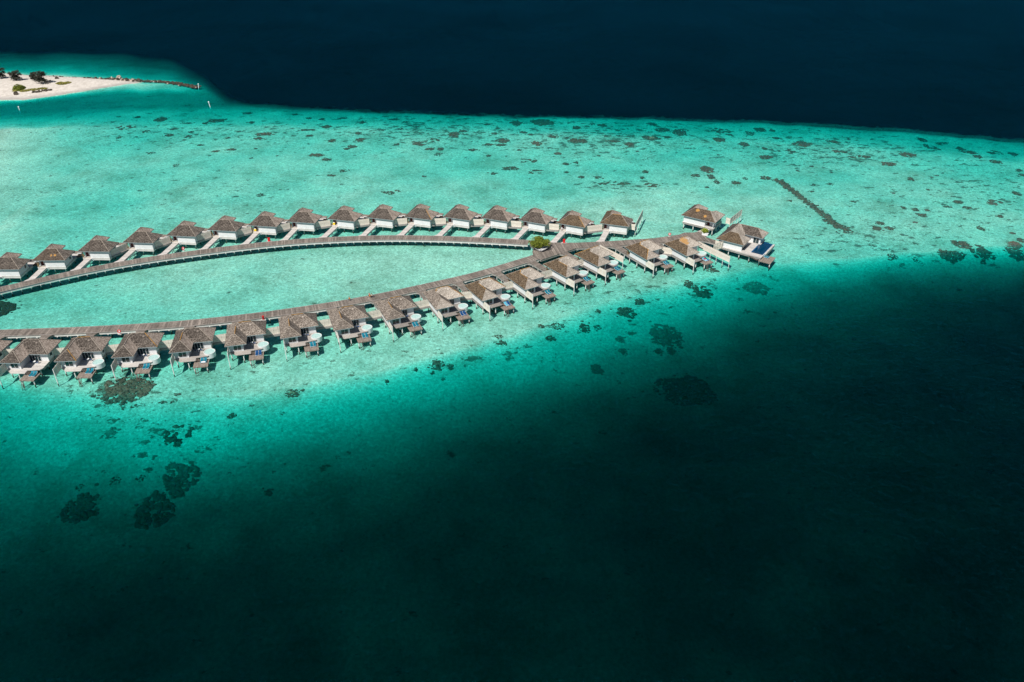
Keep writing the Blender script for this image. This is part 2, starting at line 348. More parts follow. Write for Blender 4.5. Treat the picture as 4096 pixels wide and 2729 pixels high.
def seabed_z(X, Y, rough=True):
    X = np.asarray(X, float); Y = np.asarray(Y, float)
    d = np.full(X.shape, 1.0)
    for _ in range(9):
        x, y = project(X, Y, -np.minimum(d, 12)); d = 0.5 * d + 0.5 * depth_uv(x, y)
    x, y = project(X, Y, 0 * X); ih = island_h(x, y)
    if rough:
        n1 = fnoise(X, Y, 0.02); n2 = fnoise(X, Y, 0.09, 3)
        d = np.where((d > 0.35), d * (1 + np.where(d > 1.6, 0.10, 0.30) * n1 + np.where(d > 1.6, 0.04, 0.10) * n2), d)
    d = np.where((d < 12) & (d > 0.3), np.maximum(d, 0.3), d)
    return np.where(ih > 0.02, ih, -d)
def floor_z(x, y): return float(seabed_z(np.array([x]), np.array([y]))[0])

def axis(parts):
    out = []
    for a, b_, n in parts: out += list(np.linspace(a, b_, n, endpoint=False))
    return np.array(out + [parts[-1][1]])
gx = axis([(-9000, -1200, 5), (-1200, -420, 20), (-420, 420, 300), (420, 1200, 20), (1200, 9000, 5)])
gy = axis([(-400, 60, 6), (60, 200, 60), (200, 560, 190), (560, 900, 60), (900, 1600, 8), (1600, 12000, 6)])
XX, YY = np.meshgrid(gx, gy); fx = XX.ravel(); fy = YY.ravel()
inner = (np.abs(fx) < 900) & (fy > 50) & (fy < 930)
zz = np.full(len(fx), -26.0); zz[(fy <= 60)] = -13
zz[inner] = seabed_z(fx[inner], fy[inner])
me = bpy.data.meshes.new('seabed'); nx, ny = len(gx), len(gy)
idx = np.arange(nx * ny).reshape(ny, nx)
q = np.stack([idx[:-1, :-1], idx[:-1, 1:], idx[1:, 1:], idx[1:, :-1]], -1).reshape(-1, 4)
me.from_pydata(np.stack([fx, fy, zz], 1).tolist(), [], q.tolist())
me.polygons.foreach_set('use_smooth', [True] * len(me.polygons))
# how much rubble and small coral lies on the sand (growth, not light)
RUB = [(900,520,900,90,.55),(1750,520,600,95,.82),(2450,545,560,100,.85),(3300,600,560,100,.8),(3900,760,330,220,.55),(3600,820,330,130,.45),
       (900,760,420,90,.33),(170,780,260,60,.3),(2500,745,260,30,.7),(480,1560,230,110,.8),(3500,960,420,90,.6),(2700,1180,420,110,.5),(1950,1420,500,60,.45),
       (700,1720,260,140,.5),(600,1500,500,60,.3),(2500,1100,500,120,.25)]
rub = np.zeros(len(fx)); px, py = project(fx, fy, np.minimum(zz, 0)); px *= 1.7407; py *= 1.7407
for (u, v, a, b_, s) in RUB: rub = np.maximum(rub, s * np.exp(-(((px - u) / a) ** 2 + ((py - v) / b_) ** 2)))
rub[~inner] = 0
at_ = me.attributes.new('rubble', 'FLOAT', 'POINT'); at_.data.foreach_set('value', rub.astype(np.float32))
me.update()
m, N, L, b = mat('sand_and_rubble', rough=0.95, spec=0.1)
P = N.new('ShaderNodeNewGeometry').outputs['Position']
sand = ramp(N, L, nz(N, L, P, 1.1, 6, 0.85), [(0.34, (0.34, 0.33, 0.255)), (0.5, (0.61, 0.58, 0.46)), (0.64, (0.92, 0.89, 0.75))])  # fine sand mottling, its bright flecks painted in for ripple caustics
sand = mixc(N, L, 1.0, sand, ramp(N, L, nz(N, L, P, 0.05, 5, 0.65), [(0.34, (0.66, 0.70, 0.66)), (0.5, (0.92, 0.93, 0.92)), (0.66, (1.06, 1.05, 1.02))]), 'MULTIPLY')
A = N.new('ShaderNodeAttribute'); A.attribute_name = 'rubble'
mp = N.new('ShaderNodeMapping'); mp.inputs['Scale'].default_value = (0.75, 1.0, 1); L.new(P, mp.inputs[0])
n_ = nz(N, L, mp.outputs[0], 0.26, 6, 0.72)
thr = mth(N, L, 'SUBTRACT', n_, mth(N, L, 'SUBTRACT', 0.63, mth(N, L, 'MULTIPLY', A.outputs['Fac'], 0.145)))
f = ramp(N, L, thr, [(0.0, (0, 0, 0)), (0.035, (1, 1, 1))])
sand = mixc(N, L, mth(N, L, 'MULTIPLY', f, 0.8), sand, (0.11, 0.085, 0.055))
n2 = nz(N, L, P, 0.9, 4, 0.7)
thr = mth(N, L, 'SUBTRACT', n2, mth(N, L, 'SUBTRACT', 0.65, mth(N, L, 'MULTIPLY', A.outputs['Fac'], 0.11)))
f = ramp(N, L, thr, [(0.0, (0, 0, 0)), (0.04, (1, 1, 1))])
sand = mixc(N, L, mth(N, L, 'MULTIPLY', f, 0.75), sand, (0.10, 0.085, 0.06))
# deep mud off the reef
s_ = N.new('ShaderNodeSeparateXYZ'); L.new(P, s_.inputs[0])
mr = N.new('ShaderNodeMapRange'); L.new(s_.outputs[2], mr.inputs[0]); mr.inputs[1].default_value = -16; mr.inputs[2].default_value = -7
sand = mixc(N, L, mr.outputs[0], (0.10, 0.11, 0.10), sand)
# dry sand of the spit, grey and wet close to the waterline
mr = N.new('ShaderNodeMapRange'); L.new(mth(N, L, 'ADD', s_.outputs[2], mth(N, L, 'MULTIPLY', nz(N, L, P, 0.15, 4), 0.5)), mr.inputs[0]); mr.inputs[1].default_value = 0.28; mr.inputs[2].default_value = 0.9
dry = mixc(N, L, mr.outputs[0], (0.30, 0.28, 0.26), ramp(N, L, nz(N, L, P, 0.5, 6, 0.8), [(0.35, (0.40, 0.36, 0.315)), (0.65, (0.64, 0.59, 0.53))]))
m2 = N.new('ShaderNodeMapRange'); L.new(s_.outputs[2], m2.inputs[0]); m2.inputs[1].default_value = -0.05; m2.inputs[2].default_value = 0.05
sand = mixc(N, L, m2.outputs[0], sand, dry)
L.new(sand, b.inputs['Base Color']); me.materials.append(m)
sb = bpy.data.objects.new('seabed', me); col.objects.link(sb); tag(sb, kind='structure')

# ------------------------------------------------------------------ the sea: clear water with real absorption, a faint sky reflection
m = bpy.data.materials.new('sea_water'); m.use_nodes = True; N = m.node_tree.nodes; L = m.node_tree.links; N.clear()
out = N.new('ShaderNodeOutputMaterial'); tr = N.new('ShaderNodeBsdfTransparent'); gl = N.new('ShaderNodeBsdfGlossy')
gl.inputs['Color'].default_value = (0.02, 0.53, 1, 1); gl.inputs['Roughness'].default_value = 0.12
P = N.new('ShaderNodeNewGeometry').outputs['Position']
w1 = nz(N, L, P, 0.22, 6, 0.72); w2 = nz(N, L, P, 1.2, 4, 0.7)
bp = N.new('ShaderNodeBump'); bp.inputs['Strength'].default_value = 0.9; bp.inputs['Distance'].default_value = 1.0
L.new(mth(N, L, 'ADD', w1, mth(N, L, 'MULTIPLY', w2, 0.3)), bp.inputs['Height']); L.new(bp.outputs[0], gl.inputs['Normal'])
fr = N.new('ShaderNodeFresnel'); fr.inputs['IOR'].default_value = 1.33; L.new(bp.outputs[0], fr.inputs['Normal'])
mx = N.new('ShaderNodeMixShader'); rip = mth(N, L, 'MULTIPLY', ramp(N, L, nz(N, L, P, 0.55, 5, 0.8), [(0.36, (.35,) * 3), (0.64, (1.7,) * 3)]), ramp(N, L, nz(N, L, P, 0.011, 4, 0.6), [(0.35, (.87,) * 3), (0.65, (1.13,) * 3)]))
L.new(mth(N, L, 'MULTIPLY', mth(N, L, 'MULTIPLY', fr.outputs[0], 0.29), rip), mx.inputs[0]); L.new(tr.outputs[0], mx.inputs[1]); L.new(gl.outputs[0], mx.inputs[2])
L.new(mx.outputs[0], out.inputs['Surface'])
va = N.new('ShaderNodeVolumeAbsorption')
SIG = (0.90, 0.124, 0.122); dens = 1.6                       # absorption = (1 - colour) * density
va.inputs['Color'].default_value = (1 - SIG[0] / dens, 1 - SIG[1] / dens, 1 - SIG[2] / dens, 1); va.inputs['Density'].default_value = dens
L.new(va.outputs[0], out.inputs['Volume'])
mb = MB(); mb.box(-8900, 8900, -390, 11900, -40, 0)
sea = mb.build('sea_water', m); tag(sea, kind='structure')

# ------------------------------------------------------------------ villas
W_, D_, w_, L_, SL = 12.0, 8.26, 6.36, 4.82, 0.69
ZE, ZD = 6.0, 3.0                                   # eaves and deck above the water
def roof_polys(W, D, w, L_, s, z, w2=0, L2=0):
    h = lambda d: z + s * d
    P = {}
    P['back'] = [(0, 0, z), (W, 0, z), (W - D/2, D/2, h(D/2)), (D/2, D/2, h(D/2))]
    P['left'] = [(0, 0, z), (D/2, D/2, h(D/2)), (w/2, D - w/2, h(w/2)), (w/2, D + L_ - w/2, h(w/2)), (0, D + L_, z)]
    P['wing_end'] = [(0, D + L_, z), (w/2, D + L_ - w/2, h(w/2)), (w, D + L_, z)]
    P['wing_inner'] = [(w, D + L_, z), (w/2, D + L_ - w/2, h(w/2)), (w/2, D - w/2, h(w/2)), (w, D, z)]
    if not w2:
        P['front'] = [(w, D, z), (w/2, D - w/2, h(w/2)), (D/2, D/2, h(D/2)), (W - D/2, D/2, h(D/2)), (W, D, z)]
        P['right'] = [(W, 0, z), (W, D, z), (W - D/2, D/2, h(D/2))]
    else:
        P['front'] = [(w, D, z), (w/2, D - w/2, h(w/2)), (D/2, D/2, h(D/2)), (W - D/2, D/2, h(D/2)), (W - w2/2, D - w2/2, h(w2/2)), (W - w2, D, z)]
        P['right'] = [(W, 0, z), (W - D/2, D/2, h(D/2)), (W - w2/2, D - w2/2, h(w2/2)), (W - w2/2, D + L2 - w2/2, h(w2/2)), (W, D + L2, z)]
        P['wing2_end'] = [(W, D + L2, z), (W - w2/2, D + L2 - w2/2, h(w2/2)), (W - w2, D + L2, z)]
        P['wing2_inner'] = [(W - w2, D + L2, z), (W - w2/2, D + L2 - w2/2, h(w2/2)), (W - w2/2, D - w2/2, h(w2/2)), (W - w2, D, z)]
    return P
def seg_mb(mb, a, b, w=0.22, h=0.12, lift=0.03):
    a = Vector(a) + Vector((0, 0, lift)); b = Vector(b) + Vector((0, 0, lift)); mb.beam(a, b, w, h)
def roof_build(parent, polys, outline, tones, flip, caps_orange=(), cap_all=True, z=ZE, name='roof'):
    mats = []; mb = MB(flip)
    for k, p in polys.items():
        mm = M[tones.get(k, tones['*'])]
        if mm not in mats: mats.append(mm)
        mb.face(p, mats.index(mm))
    # underside and eaves board thickness
    r = mb.build(name, mats, parent, fix=False)
    bm = bmesh.new(); bm.from_mesh(r.data); bmesh.ops.remove_doubles(bm, verts=bm.verts, dist=1e-3)
    bmesh.ops.recalc_face_normals(bm, faces=bm.faces)
    if sum(f.normal.z for f in bm.faces) < 0: bmesh.ops.reverse_faces(bm, faces=bm.faces)
    bm.to_mesh(r.data); bm.free()
    fm = MB(flip); n = len(outline)
    inner = []
    for i in range(n):   # eaves board: a thin vertical band right under the roof edge
        a = outline[i]; b_ = outline[(i + 1) % n]
        fm.face([(a[0], a[1], z - 0.22), (b_[0], b_[1], z - 0.22), (b_[0], b_[1], z - 0.002), (a[0], a[1], z - 0.002)])
    fm.face([(p[0], p[1], z - 0.22) for p in outline])
    fm.build('fascia', M['fascia'], r)
    def edges(ps):
        E = {}
        for k, p in ps.items():
            for i in range(len(p)):
                a = tuple(round(c, 3) for c in p[i]); b_ = tuple(round(c, 3) for c in p[(i + 1) % len(p)])
                E.setdefault(frozenset((a, b_)), []).append(k)
        return E
    for e, ks in edges(polys).items():
        if len(ks) == 2 and cap_all:
            a, b_ = tuple(e)
            if tuple(sorted(ks)) in (('front', 'wing_inner'), ('front', 'wing2_inner')): continue     # the valley
            og = any(set(ks) == set(c) for c in caps_orange); km = MB(flip); km.beam(Vector(a) + Vector((0, 0, .02)), Vector(b_) + Vector((0, 0, .02)), 0.19, 0.12)
            ko = km.build('ridge_cap', M['cap_orange' if og else 'cap'], r)
            if og: tag(ko, 'ridge cap overgrown with orange lichen')
    return r
OUT_L = [(0, 0), (W_, 0), (W_, D_), (w_, D_), (w_, D_ + L_), (0, D_ + L_)]
POLYS = roof_polys(W_, D_, w_, L_, SL, ZE)
def villa_far_extras(flip, parent):
    u = MB(flip); u.box(3.92, 4.5, .5, .72, 1.75, 2.95); u.box(4.7, 4.86, .55, .72, 1.9, 2.75)
    u.build('utility_box', M['white'], parent)
    t = MB(flip); t.prism([(9.8, 9.6), (12.6, 9.6), (12.6, 9.8), (10.0, 9.8), (10.0, 11.8), (12.4, 11.8), (12.4, 9.8), (12.6, 9.8), (12.6, 12.0), (9.8, 12.0)], 2.4, 3.0)
    tb = t.build('plunge_pool', M['timber'], parent)
    t = MB(flip); t.box(10.05, 12.35, 9.85, 11.75, 2.5, 2.9); t.build('water', M['poolwater'], tb)
    t = MB(flip); t.box(10.4, 11.9, 12.02, 12.5, 3.0, 3.08); t.build('ledge', M['tub'], tb)
def villa_body(parent, flip, far):
    w = MB(flip)
    w.prism([(3.9, .8), (11, .8), (11, 7.2), (5.1, 7.2), (5.1, 11.8), (.9, 11.8), (.9, 2.4), (3.9, 2.4)], ZD - 0.0, ZE - 0.18)
    w.build('wall', M['white'], parent)
    s = MB(flip)
    s.prism([(.84, .74), (11.06, .74), (11.06, 7.3), (11.06, 10.6), (5.1, 10.6), (5.1, 11.9), (.84, 11.9)], 2.12, ZD - .12)
    s.build('skirt', M['skirt'] if far else M['skirt_grey'], parent)
    d = MB(flip)
    d.prism([(.78, .68), (11.12, .68), (11.12, 11.2), (10.6, 12.0), (7.2, 12.3), (7.2, 14.0), (2.9, 14.0), (.78, 11.9)], ZD - .14, ZD + .02)
    d.build('deck', M['deck_pale'], parent)
    sd_ = MB(flip); sd_.box(6.6, 10.9, 12.35, 16.4, 2.08, 2.2); sd_.box(6.62, 10.88, 16.32, 16.42, 1.86, 2.08); sd_.box(10.8, 10.92, 12.4, 16.3, 1.86, 2.08)
    sd_.build('sundeck', M['deck_brown'], parent)
    st = MB(flip)
    for i in range(4): st.box(7.22 + .44 * i, 7.55 + .44 * i, 12.45, 13.85, 2.74 - .15 * i, 2.82 - .15 * i)
    st.build('steps', M['timber'], parent)
    la = MB(flip)
    for x in (7.15, 7.95): la.beam((x, 16.5, 2.25), (x, 17.3, -.9), .09, .09)
    for i in range(7): la.beam((7.15, 16.55 + .11 * i, 2.0 - .42 * i), (7.95, 16.55 + .11 * i, 2.0 - .42 * i), .1, .06)
    la.build('ladder', M['timber'], parent)
    # windows of the projecting wing
    fr = MB(flip); fr.box(2.25, 4.55, 11.8, 11.9, 3.35, 3.43); fr.box(2.25, 4.55, 11.8, 11.9, 5.4, 5.48)
    for x in (2.25, 3.36, 4.47): fr.box(x, x + .08, 11.8, 11.9, 3.43, 5.4)
    wf = fr.build('window', M['white'], parent); g_ = MB(flip); g_.box(2.33, 4.47, 11.78, 11.83, 3.43, 5.4); g_.build('pane', M['glass'], wf)
    fr = MB(flip)
    for x in (5.35, 6.2, 7.05, 7.9, 8.75): fr.box(x, x + .08, 7.2, 7.3, 3.02, 5.4)
    fr.box(5.35, 8.83, 7.2, 7.3, 5.4, 5.48)
    sdg = fr.build('sliding_door', M['white'], parent); g_ = MB(flip); g_.box(5.43, 8.75, 7.18, 7.24, 3.04, 5.4); g_.build('pane', M['glass'], sdg)
    fr = MB(flip); fr.box(11, 11.06, 4.9, 5.9, 4.0, 5.2)
    g2 = fr.build('window', M['glass'], parent)
    dr = MB(flip); dr.box(1.5, 2.5, 2.34, 2.4, 3.02, 5.2); dr.build('door', M['door'], parent)
    en = MB(flip)
    for x in (.95, 1.3): en.box(x, x + .14, .8, .94, 3.02, 5.5)
    en.box(.95, 1.44, .8, .94, 5.5, 5.78); en.box(1.1, 3.9, .82, .92, 3.02, 3.08)
    en.build('entrance_frame', M['post_wood'], parent)
    # stilts
    for (a, b_) in ((1.2, 2.2), (5.85, 2.2), (9.8, 2.2), (1.2, 6.6), (5.85, 6.6), (9.8, 6.6), (1.2, 11.2), (4.8, 11.2), (9.6, 10.4), (6.9, 15.9), (10.5, 15.9), (4.9, 13.4)):
        p = MB(flip); p.tube((a, b_, -2.2), (a, b_, 2.1), .17, .17, 10); p.build('stilt', M['stilt'], parent)
    # round plunge pool
    t = MB(flip); cx, cy = 10.8, 10.0
    if far: return villa_far_extras(flip, parent)
    t.lathe(cx, cy, [(1.5, 3.0), (1.5, 3.46), (1.72, 3.46), (1.72, 1.85), (0.001, 1.85)], 32)
    tb = t.build('plunge_pool', M['tub'], parent)
    t = MB(flip); t.lathe(cx, cy, [(1.51, 3.36), (0.8, 3.365), (0.001, 3.36)], 32); t.build('water', M['tubwater'], tb)
    # privacy screen in front of the wing
    s = MB(flip); s.box(.86, .94, 11.95, 16.38, 2.9, 5.5)
    sc = s.build('privacy_screen', M['screen'], parent)
    for b_ in (12.75, 14.6, 16.42):
        s = MB(flip); s.box(.80, 1.0, b_ - .1, b_ + .1, -2.2 if b_ > 16 else 2.85, 5.54); s.build('post', M['stilt'], sc)

near = [('n1',-150.43,208.69,-1.2),('n2',-135.8,209.35,4.1),('n3',-120.38,211.37,6.5),('n4',-105.2,213.83,10.7),('n5',-90.27,217.37,13.6),('n6',-75.12,221.73,16.6),
 ('n7',-60.29,226.27,20.0),('n8',-45.61,232.16,24.3),('n9',-30.61,239.08,25.6),('n10',-16.67,244.36,31.1),('n11',-2.62,252.14,33.0),('n12',11.24,260.94,37.2),
 ('n13',23.25,269.4,37.1),('n14',42.63,275.7,31.3),('n15',57.96,278.85,31.4)]
near = [('n0',-165.2,208.6,-3.2)] + near
far = [('f0',-188.95,256.67,0.5),('f1',-176.0,263.87,1.5),('f2',-162.96,271.78,-1.0),('f3',-149.39,279.91,-3.5),('f4',-135.06,286.35,-5.9),('f5',-120.75,291.64,-7.1),
 ('f6',-105.96,296.22,-8.2),('f7',-91.32,299.98,-8.8),('f8',-75.41,302.81,-14.0),('f9',-59.71,304.4,-15.4),('f10',-44.25,305.03,-16.9),('f11',-28.27,304.96,-19.4),
 ('f12',-12.69,303.93,-21.2),('f13',2.78,301.4,-22.9),('f14',17.92,298.53,-23.2),('f15',35.39,298.43,-18.1)]
ORD = ['first','second','third','fourth','fifth','sixth','seventh','eighth','ninth','tenth','eleventh','twelfth','thirteenth','fourteenth','fifteenth','sixteenth']
def nlabel(i): return 'near row villa cut by the left edge' if i == 0 else ORD[i - 1] + ' whole near row villa'
def flabel(i): return ORD[i] + ' far row villa from the left'
proto_n = empty('overwater_villa'); villa_body(proto_n, True, False)
proto_f = empty('overwater_villa'); villa_body(proto_f, False, True)
villas_n = [proto_n] + [copy_tree(proto_n) for _ in range(len(near) - 1)]
villas_f = [proto_f] + [copy_tree(proto_f) for _ in range(len(far) - 1)]
NT = {}
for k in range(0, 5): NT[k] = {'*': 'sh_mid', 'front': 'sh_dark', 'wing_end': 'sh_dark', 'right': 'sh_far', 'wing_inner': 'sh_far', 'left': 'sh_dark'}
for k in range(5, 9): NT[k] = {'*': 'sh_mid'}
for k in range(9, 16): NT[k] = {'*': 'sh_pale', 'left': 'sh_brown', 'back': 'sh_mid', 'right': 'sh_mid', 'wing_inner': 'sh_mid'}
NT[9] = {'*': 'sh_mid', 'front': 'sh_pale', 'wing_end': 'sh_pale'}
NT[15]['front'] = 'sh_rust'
NCAP = {1: (), 2: (('back', 'front'), ('wing_end', 'wing_inner')), 3: (('front', 'right'),), 4: (('left', 'wing_inner'),), 5: (('left', 'wing_inner'), ('back', 'front')),
        6: (('back', 'front'), ('left', 'wing_inner')), 7: (('back', 'front'), ('left', 'wing_inner')), 8: (('back', 'front'), ('left', 'wing_inner')), 9: (('back', 'front'), ('left', 'front'), ('front', 'right')),
        10: (('back', 'front'), ('left', 'wing_inner'), ('front', 'right')), 11: (('left', 'wing_inner'), ('left', 'front'), ('back', 'front')), 12: (('back', 'front'), ('left', 'wing_inner')), 13: (('back', 'left'), ('back', 'front')), 14: (('left', 'wing_inner'), ('left', 'wing_end'), ('left', 'front'), ('back', 'front')), 15: (('back', 'front'),)}
NLAB = {0: 'overwater villa mostly cut off by the left edge of the photo, near row',
 1: 'overwater villa without a round pool, leftmost whole one of the near row',
 2: 'overwater villa with bright orange stripe on the front roof hip, second in near row',
 3: 'overwater villa above the big brown coral reef, third in near row'}
for i, (k, x, y, t) in enumerate(near):
    r = villas_n[i]
    r.location = (x, y, 0); r.rotation_euler = (0, 0, R(t))
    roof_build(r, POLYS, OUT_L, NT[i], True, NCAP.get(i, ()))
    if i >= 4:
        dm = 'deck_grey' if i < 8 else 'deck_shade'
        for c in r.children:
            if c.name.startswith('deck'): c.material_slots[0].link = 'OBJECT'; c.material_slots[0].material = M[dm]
    tag(r, NLAB.get(i, 'overwater villa with grey shingle roof, ' + ORD[i - 1] + ' from the left in the near row'), 'villa', 'villas of the near row')
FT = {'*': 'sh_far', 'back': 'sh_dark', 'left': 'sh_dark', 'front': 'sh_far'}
for i, (k, x, y, t) in enumerate(far):
    r = villas_f[i]
    r.location = (x, y, 0); r.rotation_euler = (0, 0, R(t))
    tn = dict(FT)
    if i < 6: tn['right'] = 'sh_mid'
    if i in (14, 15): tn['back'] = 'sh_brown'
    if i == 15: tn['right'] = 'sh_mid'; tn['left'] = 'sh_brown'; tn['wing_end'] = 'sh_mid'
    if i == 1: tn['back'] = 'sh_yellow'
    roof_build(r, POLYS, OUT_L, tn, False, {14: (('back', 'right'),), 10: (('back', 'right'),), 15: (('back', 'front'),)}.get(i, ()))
    lab = 'overwater villa seen from its entrance side, ' + ORD[i] + ' from the left in the far row'
    if i == 1: lab = 'overwater villa with two yellow patches on its dark roof, second from left, far row'
    if i == 15: lab = 'overwater villa at the right end of the far row, beside a long slatted screen'
    tag(r, lab, 'villa', 'villas of the far row')
for o in [c for c in villas_n[1].children if c.name.startswith('plunge_pool')]:      # the leftmost whole villa has no round pool
    for c in list(o.children): bpy.data.objects.remove(c)
    bpy.data.objects.remove(o)

def loc(v, a, b_, flip):
    k, x, y, t = v; t = R(t); s = -1 if flip else 1
    return (x + math.cos(t) * a - math.sin(t) * s * b_, y + math.sin(t) * a + math.cos(t) * s * b_)
# ------------------------------------------------------------------ fences between neighbouring villas
def fence(p, q_, label, zb=3.0, zt=5.5, posts=4, slat=False, base=True, group=None, sea_posts=False):
    p = Vector((*p, 0)); q_ = Vector((*q_, 0)); d = q_ - p; ln = d.length; ang = math.atan2(d.y, d.x)
    r = empty('privacy_fence', p, ang); mb = MB()
    if slat:
        n = int(ln / 0.32)
        for i in range(n): mb.box(i * ln / n, i * ln / n + .16, -.03, .03, zb, zt)
        mb.box(0, ln, -.06, .06, zt, zt + .1); mb.box(0, ln, -.06, .06, zb - .1, zb)
    else: mb.box(0, ln, -.04, .04, zb, zt)
    mb.build('panel', M['screen'], r)
    for i in range(posts + 1):
        mb = MB(); x = .06 + (ln - .12) * i / posts; mb.box(x - .07, x + .07, -.09, .09, -2.2 if sea_posts else zb - .3, zt + .05); mb.build('post', M['stilt'] if sea_posts else M['screen'], r)
    if base:
        mb = MB(); mb.box(0.05, ln - .05, -.35, .3, zb - .75, zb - .02); mb.build('base_beam', M['skirt_grey'], r)
    tag(r, label, 'fence', group); return r
for i in range(len(near) - 1):
    if i == 13: continue
    fence(loc(near[i], 11.1, 4.2, True), loc(near[i + 1], .84, 4.2, True), 'beige board fence right of the ' + nlabel(i), group='fences between the near row villas')
for i in range(len(far) - 1):
    if i in (0, 1): continue
    fence(loc(far[i], 11.1, 2.5, False), loc(far[i + 1], 1.0, .35, False), 'beige board fence right of the ' + flabel(i), posts=1, group='fences between the far row villas')
fence(loc(far[15], 11.1, 4.4, False), loc(far[15], 13.7, 4.4, False), 'short beige fence panel between last far row villa and its slatted screen', posts=1, base=False)
fence(loc(far[15], 13.8, 5.2, False), loc(far[15], 13.95, 20.4, False), 'long slatted screen on posts right of the last far row villa', posts=4, slat=True, base=False, sea_posts=True)
pe = at(2490, 1080, 0); td = Vector((-math.sin(R(37.1)), math.cos(R(37.1)), 0))
fence(pe + td * 15, pe, 'long beige screen standing in water between thirteenth and fourteenth near row villas', posts=4, base=False, sea_posts=True) if False else None
fence((pe.x + td.x * 13, pe.y + td.y * 13), (pe.x, pe.y), 'beige board screen in the water right of the thirteenth near row villa', posts=3, base=False, sea_posts=True)
fence((72.26, 281.8), (81.2, 268.6), 'long beige screen on tall posts in water right of the last near row villa', posts=5, base=False, sea_posts=True)
fence((88.2, 305.4), (89.6, 304.2), 'pale panel right of the large villa at the boardwalk end', posts=1, base=False)
fence((89.7, 304.4), (96.8, 314.0), 'slatted screen on posts right of the large villa at boardwalk end', posts=4, slat=True, base=False, sea_posts=True)

# ------------------------------------------------------------------ boardwalks
def ribbon(name, far_edge, width, z=ZD - .1, th=.16, side=-1):
    """walk with its far edge given; returns object; boards across; fascia along both edges, pilings below"""
    # densify
    pts = [Vector((*p, 0)) for p in far_edge]; P = []
    for i in range(len(pts) - 1):
        p0 = pts[max(i - 1, 0)]; p1 = pts[i]; p2 = pts[i + 1]; p3 = pts[min(i + 2, len(pts) - 1)]
        n = max(2, int((p2 - p1).length / 2.5))
        for k in range(n):
            t = k / n
            P.append(0.5 * ((2 * p1) + (-p0 + p2) * t + (2 * p0 - 5 * p1 + 4 * p2 - p3) * t * t + (-p0 + 3 * p1 - 3 * p2 + p3) * t ** 3))
    P.append(pts[-1]); A = []; B = []; s = [0]
    for i, p in enumerate(P):
        d = (P[min(i + 1, len(P) - 1)] - P[max(i - 1, 0)]).normalized(); nrm = Vector((-d.y, d.x, 0)) * side
        A.append(p); B.append(p + nrm * width)
        if i: s.append(s[-1] + (P[i] - P[i - 1]).length)
    me = bpy.data.meshes.new(name); V = []; F = []
    for a, b_ in zip(A, B): V += [(a.x, a.y, z), (b_.x, b_.y, z), (a.x, a.y, z - th), (b_.x, b_.y, z - th)]
    for i in range(len(P) - 1):
        k = 4 * i; F += [(k, k + 1, k + 5, k + 4), (k + 2, k + 6, k + 7, k + 3), (k, k + 4, k + 6, k + 2), (k + 1, k + 3, k + 7, k + 5)]
    me.from_pydata(V, [], F); me.materials.append(M['walk']); uv = me.uv_layers.new(name='UVMap')
    for lp in me.loops:
        vi = lp.vertex_index; uv.data[lp.index].uv = (s[vi // 4], (vi % 2) * width)
    bm = bmesh.new(); bm.from_mesh(me); bmesh.ops.recalc_face_normals(bm, faces=bm.faces); bm.to_mesh(me); bm.free()
    o = bpy.data.objects.new(name, me); col.objects.link(o)
    for E, off in ((A, 0.12), (B, -0.12)):
        mb = MB()
        for i in range(len(P) - 1):
            d = (P[i + 1] - P[i]).normalized(); nn = Vector((-d.y, d.x, 0)) * side * off
            a = E[i] + nn; b_ = E[i + 1] + nn
            mb.face([(a.x, a.y, z - th), (b_.x, b_.y, z - th), (b_.x, b_.y, z - .85), (a.x, a.y, z - .85)])
            kk = nn.normalized() * .1; a2 = a + kk; b2 = b_ + kk
            mb.face([(a2.x, a2.y, z - th), (a2.x, a2.y, z - .85), (b2.x, b2.y, z - .85), (b2.x, b2.y, z - th)]); mb.face([(a.x, a.y, z - .85), (b_.x, b_.y, z - .85), (b2.x, b2.y, z - .85), (a2.x, a2.y, z - .85)])
        mb.build('fascia', M['skirt'], o, fix=False)
        cb = MB()
        for i in range(len(P) - 1):
            a = E[i]; b_ = E[i + 1]; d = (b_ - a).normalized(); nn = Vector((-d.y, d.x, 0)) * side * (.09 if off > 0 else -.09)
            cb.beam((a.x + nn.x, a.y + nn.y, z + .04), (b_.x + nn.x, b_.y + nn.y, z + .04), .18, .08)
        cb.build('kerb_board', M['skirt_grey'], o, fix=False)
    nxt = 1.5; npile = 0; sp_ = 3.1 if s[-1] < 290 else s[-1] / 94
    pile = MB(); pile.beam((0, 0, z - .95), (0, width, z - .95), .3, .26)
    for yy in (1.75, width - 1.75): pile.tube((0, yy, -2.2), (0, yy, z - .9), .16, .16, 8)
    pm = None
    for i in range(1, len(P)):
        while s[i] >= nxt and npile < 96:
            t = (nxt - s[i - 1]) / (s[i] - s[i - 1]); p = P[i - 1].lerp(P[i], t); d = (P[i] - P[i - 1]).normalized()
            if pm is None: pp = pile.build('piling', M['stilt'], o); pm = pp.data
            else: pp = bpy.data.objects.new('piling', pm); col.objects.link(pp); pp.parent = o
            pp.location = (p.x, p.y, 0); ang = math.atan2(d.y, d.x) + (math.pi if side < 0 else 0); pp.rotation_euler = (0, 0, ang)
            nxt += sp_; npile += 1
    return tag(o, kind='structure')
NBW = [(-215, 217.5), (-190, 218.2), (-164.6, 219.75), (-137.4, 221.8), (-110.3, 225.2), (-86, 230.6), (-63.66, 237.5), (-46.3, 244.3), (-22.3, 256.0), (-13.5, 260.8), (-5.4, 266.0), (8.0, 275.2)]
FBW = [(-212, 226), (-196, 237.6), (-180.64, 249.07), (-160.86, 262.0), (-145, 270.3), (-128.85, 276.9), (-106.2, 284.4), (-87.5, 289.2), (-68.6, 292.04), (-50.4, 293.3), (-30.8, 292.86), (-12, 291.2), (6.72, 288.7)]
